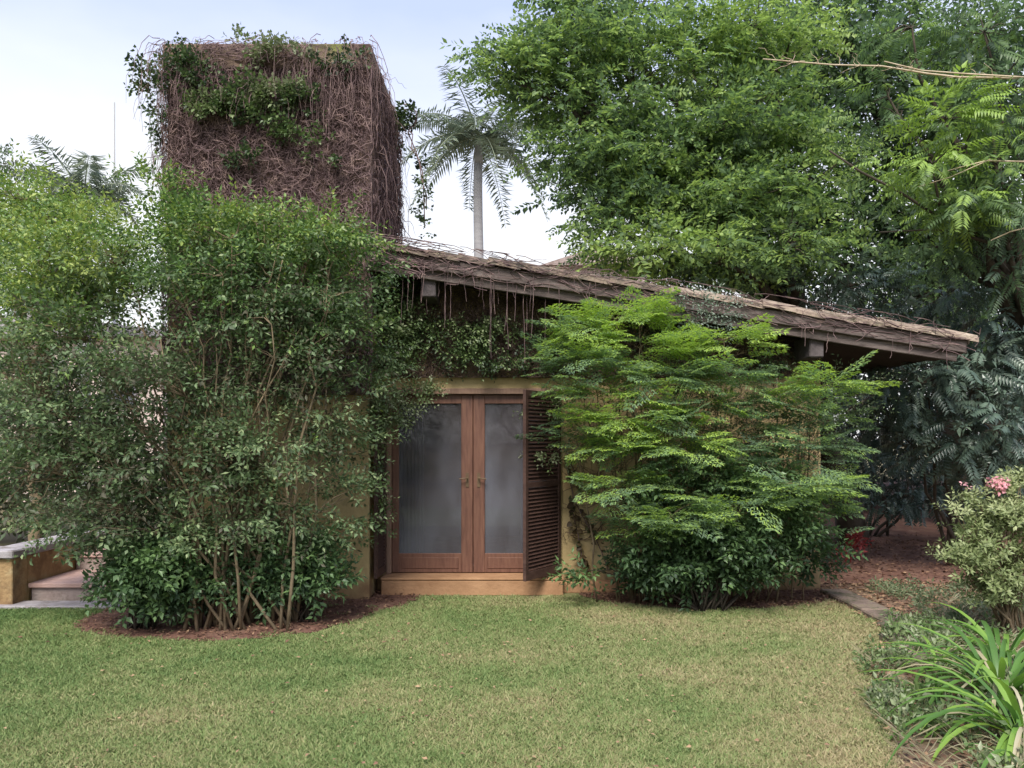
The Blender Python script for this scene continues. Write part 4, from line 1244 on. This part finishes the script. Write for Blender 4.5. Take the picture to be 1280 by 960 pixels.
tw_p, tw_r = [], []
for _ in range(26):
    x_ = random.uniform(965, 1270); y0_ = np.interp(x_, [955, 1040, 1105, 1160, 1200, 1290], [72, 82, 80, 90, 95, 97])
    a_ = at(x_, y0_, 8.9); dx, dz = random.uniform(-.25, .1), random.uniform(-.12, .16)
    tw_p.append([(a_.x + dx * k / 4 + random.uniform(-.01, .01), a_.y + random.uniform(-.03, .03), a_.z + dz * k / 4) for k in range(5)]); tw_r.append([.004 * (1 - k / 6) for k in range(5)])
strands('bare_twigs', M['palestem'], nt2, tw_p, tw_r, 4)

# shaded understory
TU = [T_drape(8, 0.32, 0.125, 0.034) for _ in range(3)] + [T_twig(10, .3, .11, .045, 1.0, True)]
def under(label, base, lobes):
    u = thing('understory_shrub', label, 'shrub', base, 'shaded shrubs under the trees')
    p, d, t, c = lobe_points(lobes, 5, .2, .5, .35, .9)
    keep = p[:, 2] > 0.1
    sprays('foliage', TU, p[keep], d[keep], RNG.uniform(.7, 1.2, keep.sum()), t[keep], M['L_under'], u, leafvar=.2)
    e_ = shrub_stems(u, base, [Vector(l[0]) for l in lobes], 0.03, spread=.25, mat=M['darkstem'])
    twigs_to('twigs', e_, c, M['darkstem'], u, .01)
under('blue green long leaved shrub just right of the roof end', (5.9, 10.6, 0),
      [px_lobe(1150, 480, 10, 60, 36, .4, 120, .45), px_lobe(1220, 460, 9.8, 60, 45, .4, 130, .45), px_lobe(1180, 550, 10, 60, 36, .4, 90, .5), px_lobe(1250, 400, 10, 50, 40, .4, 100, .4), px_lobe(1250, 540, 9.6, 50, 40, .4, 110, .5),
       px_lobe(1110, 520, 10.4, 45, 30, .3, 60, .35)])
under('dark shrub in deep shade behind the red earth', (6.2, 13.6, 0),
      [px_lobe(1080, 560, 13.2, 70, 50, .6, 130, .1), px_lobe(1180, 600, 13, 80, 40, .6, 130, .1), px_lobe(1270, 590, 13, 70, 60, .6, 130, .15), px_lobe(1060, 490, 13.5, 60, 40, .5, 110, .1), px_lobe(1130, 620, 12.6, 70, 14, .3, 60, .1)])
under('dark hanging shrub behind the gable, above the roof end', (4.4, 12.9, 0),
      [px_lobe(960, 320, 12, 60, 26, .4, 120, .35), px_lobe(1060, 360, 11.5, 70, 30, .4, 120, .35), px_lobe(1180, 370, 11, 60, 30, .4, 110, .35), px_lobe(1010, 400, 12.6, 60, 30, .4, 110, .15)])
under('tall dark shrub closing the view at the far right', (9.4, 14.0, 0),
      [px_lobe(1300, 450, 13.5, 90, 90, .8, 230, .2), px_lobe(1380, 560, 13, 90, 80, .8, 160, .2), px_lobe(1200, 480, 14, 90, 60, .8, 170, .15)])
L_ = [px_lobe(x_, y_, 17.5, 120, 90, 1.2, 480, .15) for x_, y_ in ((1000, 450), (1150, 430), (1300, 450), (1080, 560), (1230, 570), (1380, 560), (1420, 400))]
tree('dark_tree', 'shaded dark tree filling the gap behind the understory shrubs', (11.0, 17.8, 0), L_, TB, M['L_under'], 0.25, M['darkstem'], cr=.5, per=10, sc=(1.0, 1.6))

# red bracts low in the shade
rb = thing('red_leaved_plant', 'low red leaved plant on the shaded earth behind the glossy bush', 'plant', tuple(Vector((at(1075, 680, 10.8).x, 10.8, 0))))
p, d, t, c = lobe_points([px_lobe(1070, 672, 10.8, 40, 6, .3, 26, .4), px_lobe(1050, 690, 10.6, 20, 8, .2, 10, .3)], 6, .06, .6)
sprays('leaves', [T_rosette(6, 0.09, 0.028) for _ in range(2)], p, d, 1.0, t, M['L_red'], rb)
shrub_stems(rb, (at(1065, 690, 10.7).x, 10.7, 0), [tuple(at(1040 + 14 * i, 672, 10.7)) for i in range(5)], .008, mat=M['darkstem'], spread=.3)

for i, (x_, hh, lab) in enumerate(((-7.0, 2.6, 'left'), (0.5, 3.0, 'middle'), (7.5, 2.4, 'right'))):
    lb = [((x_ + dx, -15 + RNG.normal(0, .5), zc), (1.9, 1.3, 1.2), 90, .3) for dx in (-2.2, 0, 2.2) for zc in (1.2, hh, hh + 1.4)]
    tree('garden_tree', 'green tree across the lawn mirrored in the door panes, %s one of three' % lab, (x_, -15, 0), lb, TB, M['L_tree'], .15, M['darkstem'], cr=.5, sc=(1.2, 2.0), group='trees facing the house across the lawn')

# background on the left
L_ = [px_lobe(x_, y_, Y_, rx_, rz_, .8, n_, t_) for (x_, y_, Y_, rx_, rz_, n_, t_) in (
    (20, 250, 10.5, 50, 26, 240, .75), (60, 280, 10.3, 50, 34, 240, .6), (-40, 300, 10.5, 60, 60, 260, .55), (20, 350, 10.5, 60, 50, 260, .4), (90, 300, 10.2, 40, 30, 160, .7), (-60, 420, 10.5, 60, 60, 200, .35))]
tree('yellowish_tree', 'small yellow green tree at the far left behind the large shrub', (-6.4, 10.8, 0), L_, TS, M['L_shrubtop'], 0.09, M['stem'], cr=.2, per=10, sc=(1.0, 1.5), flatten=.8)
L_ = [px_lobe(x_, y_, 13, rx_, rz_, .8, n_, t_) for (x_, y_, rx_, rz_, n_, t_) in (
    (10, 600, 70, 60, 260, .12), (120, 600, 70, 60, 260, .15), (-90, 560, 70, 70, 230, .15), (60, 520, 80, 45, 230, .2), (-20, 470, 70, 40, 160, .2), (210, 590, 50, 60, 140, .15), (150, 390, 40, 26, 60, .3))]
tree('dark_hedge_tree', 'low dark tree behind the low wall at the left', (-7.8, 13.2, 0), L_, TB, M['L_shrub'], 0.12, M['darkstem'], cr=.3, per=10)
far = thing('thin_tree', 'distant sparse tree top against the sky at the left edge', 'tree', (-19.5, 32, 0))
p, d, t, c = lobe_points([px_lobe(10, 205, 31, 14, 9, .8, 50, .2), px_lobe(42, 222, 31, 14, 6, .8, 26, .2), px_lobe(-10, 225, 31, 20, 14, .8, 50, .2), px_lobe(20, 260, 31, 40, 20, 1, 120, .3)], 8, .2, .6)
sprays('crown', TB, p, d, 1.2, t, M['L_shrub'], far)
Build().tube(wiggle((-19.5, 32, 0), tuple(at(12, 230, 31)), 6, .03), [.2, .18, .15, .12, .1, .06, .04], 7).obj('trunk', M['darkstem'], far, smooth=True)

# palms
def frond_mesh(L, leafL, w, droop, n=30, tilt=0.5):
    b = []
    pts = []
    for i in range(n + 1):
        t = i / n
        pts.append(Vector((0, L * (t - 0.10 * droop * t * t * t), L * (tilt * t - droop * t * t))))
    for i in range(3, n):
        t = i / n
        for sgn in (-1, 1):
            for kk in (0, 1):
                ll = leafL * (0.45 + 0.75 * math.sin(math.pi * min(1, t + 0.1))) * random.uniform(.85, 1.1)
                b.append((tuple(pts[i]), (sgn, 0.5, random.uniform(-.9, -.1) if kk else random.uniform(-.3, .5)), (0, 0.3, 1), ll, w))
    V, Q, I = tmpl(b)
    bb = Build().tube(pts, [0.03 * (1 - .8 * i / n) * (L / 3) for i in range(n + 1)], 5)
    me = bpy.data.meshes.new('frond')
    nv = len(V)
    me.from_pydata([tuple(v) for v in V] + bb.v, [], [tuple(q) for q in Q] + [tuple(nv + k for k in f) for f in bb.f])
    a = me.attributes.new('tint', 'FLOAT', 'FACE')
    a.data.foreach_set('value', [random.uniform(.1, .9) for _ in range(len(Q))] + [.8] * len(bb.f))
    return me
def palm(label, base, top_z, trunk_r, L, nf, leafL, name='royal_palm', w=.06, tilts=(0.1, 1.3)):
    pr = thing(name, label, 'palm', base)
    B_ = Vector(base)
    k = 12
    Build().tube([(B_.x + 0.02 * math.sin(i), B_.y, top_z * i / k) for i in range(k + 1)], [trunk_r * (1.2 - 0.35 * i / k) for i in range(k + 1)], 12).obj('trunk', M['palmbark'], pr, smooth=True)
    Build().tube([(B_.x, B_.y, top_z), (B_.x, B_.y, top_z + .35), (B_.x, B_.y, top_z + .8), (B_.x, B_.y, top_z + 1.2)], [trunk_r * .9, trunk_r * .85, trunk_r * .5, trunk_r * .3], 10).obj('crownshaft', M['palmbark'], pr, smooth=True)
    for i in range(nf):
        t = i / (nf - 1)
        me = frond_mesh(L * random.uniform(.85, 1.05), leafL, w, 0.55 + 0.35 * t, 30, tilts[1] * (1 - t) + tilts[0] * t)
        me.materials.append(M['L_palm'])
        o = bpy.data.objects.new('frond', me); COL.objects.link(o); o.parent = pr
        o.location = (0, 0, top_z + 1.0 - B_.z)
        o.rotation_euler = (0, 0, i * 2.399 + .4)
    return pr
pb = at(598, 210, 30)
palm('tall royal palm with a smooth grey trunk seen above the roof', (pb.x, 30, 0), pb.z + .15, 0.19, 3.3, 21, .66, w=.075, tilts=(-.25, 1.0))
pb = at(105, 225, 20)
palm('palm crown showing above the shrubs at the left', (pb.x, 20, 0), pb.z - 1.4, 0.16, 1.7, 15, .48, name='garden_palm', w=.05, tilts=(.1, 1.3))
ms_ = at(143, 128, 22)
mast = thing('antenna_mast', 'thin grey antenna mast standing against the sky at the left', 'antenna', (ms_.x, 22, 0))
Build().tube([(ms_.x, 22, 0), (ms_.x, 22, 6), (ms_.x, 22, ms_.z)], [.045, .04, .02], 6).obj('pole', M['greymetal'], mast)
Build().tube([(ms_.x - .01, 22, ms_.z - 1.9), (ms_.x + .10, 22, ms_.z - 1.9)], .012, 5).obj('bracket', M['greymetal'], mast)

# pale house behind the left shrub
nb = thing('neighbour_house', 'pale pink rendered house showing through the left shrub', 'house', (-13.5, 24, 0))
x0, x1, y0, y1 = -16.5, -9.6, 22, 28
Build().box(x0, x1, y0, y1, 0, 4.5).obj('wall', M['render'], nb)
Build().prism_y([(x0 - .4, 4.5), (x1 + .4, 4.5), (x1 + .4, 4.65), ((x0 + x1) / 2, 5.1), (x0 - .4, 4.65)], y0 - .4, y1 + .4).obj('roof', M['coping'], nb)
for xw in (-14.8, -12.8, -10.8):
    w_ = Build(); w_.box(xw - .5, xw + .5, y0 - .06, y0 - .002, 2.6, 3.9); wo = w_.obj('window', M['coping'], nb)
    p_ = Build().box(xw - .42, xw + .42, y0 - .075, y0 - .062, 2.68, 3.82).mesh('pane'); po = link('pane', p_, M['glass']); po.parent = wo; po.location = (0, 0, 0)

# small tan rooftop and twigs above the roof line, far behind
hb_ = at(700, 322, 26)
fh = thing('distant_house', 'pale distant house top just visible above the roof under the feathery tree', 'house', (hb_.x + 1.2, 28, 0))
Build().box(hb_.x - .2, hb_.x + 3.0, 27, 31, 0, hb_.z - .1).obj('wall', M['render'], fh)
Build().prism_y([(hb_.x - .6, hb_.z - .1), (hb_.x + 3.4, hb_.z - .1), (hb_.x + 1.4, hb_.z + .55)], 26.6, 31.4).obj('roof', M['stone'], fh)

# ------------------------------------------------------------------ steps and low wall, left
lw = thing('low_wall', 'low ochre garden wall with pale coping at the left end of the steps', 'wall', (-5.3, 8.6, 0))
Build().box(-6.6, -5.06, 8.1, 8.36, 0, 0.50).box(-5.30, -5.06, 8.362, 9.9, 0, 0.50).obj('wall', M['oldochre'], lw, bevel=.008)
Build().box(-6.6, -5.02, 8.05, 8.42, 0.502, 0.585).box(-5.36, -5.02, 8.422, 9.9, 0.502, 0.583).obj('coping', M['coping'], lw, bevel=.012)
stp = thing('garden_steps', 'two low stone steps beside the low wall, half hidden by the shrub', 'steps', (-4.5, 8.3, 0))
Build().box(-6.6, -3.75, 8.02, 8.30, 0.004, 0.035).obj('edging', M['coping'], stp, bevel=.006)
xb = -5.04
for wdt in (0.62, 0.30, 0.50, 0.4):
    Build().box(xb + .004, xb + wdt - .004, 8.38, 8.60, 0.0, 0.155).obj('riser_stone', M['stone'], stp, bevel=.008)
    xb += wdt
xb = -5.05
for wdt in (0.60, 0.62, 0.62):
    Build().box(xb + .003, xb + wdt - .003, 8.34, 9.25, 0.158, 0.205).obj('tread_slab', M['tread'], stp, bevel=.006)
    xb += wdt
Build().box(-5.05, -3.7, 9.26, 9.6, 0.0, 0.34).obj('riser_stone', M['stone'], stp, bevel=.008)
Build().box(-5.05, -3.68, 9.24, 11.2, 0.342, 0.385).obj('tread_slab', M['tread'], stp, bevel=.006)

# ------------------------------------------------------------------ right bed
kb = thing('stone_kerb', 'low mossy stone kerb dividing the lawn from the leafy bed', 'kerb', (3.45, 8.0, 0))
yk = 5.9
while yk < 8.85:
    L = random.uniform(.42, .55)
    xo = 0.0 if yk > 7 else -(7 - yk) * 0.45
    Build().box(3.40 + xo, 3.70 + xo + random.uniform(-.02, .02), yk, yk + L - .012, -0.02, 0.055 + random.uniform(-.01, .01)).obj('kerb_stone', M['kerb'], kb, bevel=.014)
    yk += L

# pale azalea
az = thing('azalea', 'pale yellow green azalea bush with one pink flower cluster at the right edge', 'bush', (4.25, 6.9, 0))
TA = [T_rosette(9, 0.044, 0.019) for _ in range(4)]
lb = [px_lobe(1192, 638, 6.8, 10, 5, .08, 16, .7), px_lobe(1182, 694, 6.7, 12, 5, .1, 20, .6), px_lobe(1215, 658, 6.75, 18, 8, .15, 40, .55), px_lobe(1275, 605, 6.8, 22, 14, .15, 80, .7), px_lobe(1245, 640, 6.8, 28, 16, .25, 110, .6), px_lobe(1230, 690, 6.7, 32, 18, .25, 110, .5), px_lobe(1265, 650, 6.7, 36, 36, .3, 230, .65), px_lobe(1205, 703, 6.7, 22, 7, .15, 36, .6), px_lobe(1260, 720, 6.7, 45, 30, .3, 240, .35),
      px_lobe(1300, 680, 6.8, 40, 50, .3, 200, .5), px_lobe(1225, 625, 6.8, 16, 6, .12, 22, .7), px_lobe(1245, 745, 6.8, 34, 16, .25, 70, .2)]
p, d, t, c = lobe_points(lb, 6, .06, .5)
d[:, 2] += 0.7
sprays('foliage', TA, p, d, RNG.uniform(.8, 1.25, len(p)), t, M['L_azalea'], az)
e_ = shrub_stems(az, (4.3, 6.9, 0), [Vector(l[0]) for l in lb for _ in range(2)], .012, spread=.12, mat=M['stem'])
twigs_to('twigs', e_, c, M['stem'], az, .005)
p, d, t, c = lobe_points([px_lobe(1243, 608, 6.75, 14, 6, .08, 26, .5)], 6, .02, .6)
d[:, 2] += 1
sprays('flower', [T_rosette(5, .04, .035)], p, d, 1.0, t, M['petal'], az, kind=None)
sprays('flower', [T_rosette(5, .04, .035)], [tuple(at(1203, 607, 6.7)), tuple(at(1210, 612, 6.7))], [(0, -.3, 1), (.3, -.3, 1)], .8, .9, M['petal'], az, kind=None)

# strap-leaved clumps: each leaf a part
def strap_leaf(L, w, arch, drop):
    k = 9
    V, Q = [], []
    for i in range(k + 1):
        t = i / k
        th = 1.25 - arch * t
        if i == 0:
            y = z = 0.0
        else:
            y += L / k * math.cos(th); z += L / k * math.sin(th)
        ww = w * (0.55 + 0.6 * math.sin(math.pi * min(1, t * 0.85 + .15))) * (1 - t ** 5)
        V += [(-ww, y, z + ww * .35), (0, y, z), (ww, y, z + ww * .35)]
    for i in range(k):
        a = 3 * i
        Q += [(a, a + 1, a + 4, a + 3), (a + 1, a + 2, a + 5, a + 4)]
    tt = random.random()
    me = np_mesh('leaf', V, Q, np.clip(tt + RNG.normal(0, .05, len(Q)), 0, 1), smooth=True)
    return me
SL = [strap_leaf(random.uniform(.5, .85), random.uniform(.010, .016), random.uniform(1.2, 2.6), 0) for _ in range(12)]
SD = [strap_leaf(random.uniform(.6, .8), random.uniform(.006, .010), random.uniform(2.3, 3.0), 0) for _ in range(5)]
for me in SL: me.materials.append(M['L_strap'])
for me in SD: me.materials.append(M['L_strapdry'])
for (x_, y_, n_, sc_, lab) in ((2.84, 4.40, 80, 1.25, 'nearest strap leaved clump in the bottom right corner, with dry bent leaves'),
                               (3.15, 5.15, 70, 1.25, 'bright green strap leaved clump at the right edge behind the nearest one'),
                               (3.68, 6.0, 46, 1.1, 'upright strap leaved clump below the pale azalea'),
                               (2.62, 4.05, 30, .8, 'sprawling strap leaved clump at the bottom edge with pale arching leaves over the lawn'),
                               (3.05, 5.75, 24, .7, 'low strap leaved clump in the middle of the ground cover'),
                               (2.72, 5.15, 18, .6, 'small strap leaved tuft beside the lawn edge')):
    c_ = thing('strap_leaved_plant', lab, 'plant', (x_, y_, 0.0), 'strap leaved clumps in the right bed')
    for i in range(n_):
        dry = random.random() < .22
        o = bpy.data.objects.new('leaf', random.choice(SD if dry else SL)); COL.objects.link(o); o.parent = c_
        a = random.uniform(0, 6.283)
        o.location = (math.cos(a) * random.uniform(0, .07), math.sin(a) * random.uniform(0, .07), 0.0)
        o.rotation_euler = (random.uniform(-.25, .25), 0, a - math.pi / 2 + random.uniform(-.3, .3))
        s_ = sc_ * random.uniform(.75, 1.15); o.scale = (s_, s_, s_)

# ground cover
def cover(label, poly, n, T, mat, h, t, sc, name='ground_cover'):
    pl = np.asarray(poly)
    x = RNG.uniform(pl[:, 0].min(), pl[:, 0].max(), n); y = RNG.uniform(pl[:, 1].min(), pl[:, 1].max(), n)
    ok = inside(poly, x, y) & (noise2(x, y, 3.0, 5) > -0.35)
    x, y = x[ok], y[ok]
    f = RNG.normal(0, .5, (len(x), 3)); f[:, 2] = .8
    tt = np.clip(t + .16 * noise2(x, y, 3, 9) + RNG.normal(0, .1, len(x)), 0, 1)
    o = sprays(name, T, np.stack([x, y, RNG.random(len(x)) * h], 1), f, RNG.uniform(*sc, len(x)), tt, M[mat], None, 'stuff', flat=.6)
    tag(o, label, 'ground cover')
cover('low leafy ground cover between the lawn edge and the strap leaved plants', [(1.95, 3.7), (2.22, 4.9), (2.7, 6.1), (3.35, 7.0), (5.5, 7.4), (5.5, 3.5)], 3600, [T_twig(8, .10, .045, .022, 1.0, True) for _ in range(3)], 'L_vine', .10, .7, (.6, 1.3))
cover('ragged weeds along the lawn edge', [(1.9, 3.4), (2.2, 4.9), (2.62, 6.05), (3.25, 6.95), (3.6, 6.95), (3.0, 5.9), (2.6, 4.9), (2.35, 3.4)], 2200, [T_twig(8, .10, .04, .02, 1.0, True) for _ in range(3)], 'L_vine', .05, .45, (.6, 1.1))
cover('pale weedy ground cover around the azalea foot', [(3.9, 7.0), (4.0, 9.0), (8, 9.3), (8, 6.5)], 3000, [T_twig(8, .10, .045, .018, 1.0) for _ in range(3)], 'L_weed', .08, .5, (.7, 1.3))
T_dry = [tmpl([((0, 0, 0), (math.cos(a_) * .9, math.sin(a_) * .9, random.uniform(.2, .9)), (math.sin(a_), -math.cos(a_), .1), random.uniform(.10, .22), .007) for a_ in [random.uniform(0, 6.28) for _ in range(9)]]) for _ in range(4)]
pl_ = [(1.95, 3.7), (2.22, 4.9), (2.7, 6.1), (3.6, 7.0), (4.6, 8.6), (5.5, 7.4), (5.5, 3.5)]
x_ = RNG.uniform(1.9, 5.5, 900); y_ = RNG.uniform(3.5, 8.6, 900); k_ = inside(pl_, x_, y_)
o = sprays('dry_grass', T_dry, np.stack([x_[k_], y_[k_], np.full(k_.sum(), .02)], 1), np.stack([RNG.normal(0, 1, k_.sum()), RNG.normal(0, 1, k_.sum()), np.zeros(k_.sum())], 1), RNG.uniform(.6, 1.3, k_.sum()), RNG.random(k_.sum()), M['L_strapdry'], None, 'stuff', flat=.1)
tag(o, 'wisps of pale dry grass among the ground cover of the right bed', 'dry grass')
cover('sprigs creeping over the kerb', [(3.35, 6.6), (3.45, 7.4), (3.9, 7.4), (3.7, 6.5)], 260, [T_twig(7, .08, .035, .018, 1.0, True) for _ in range(3)], 'L_vine', .08, .5, (.7, 1.2))
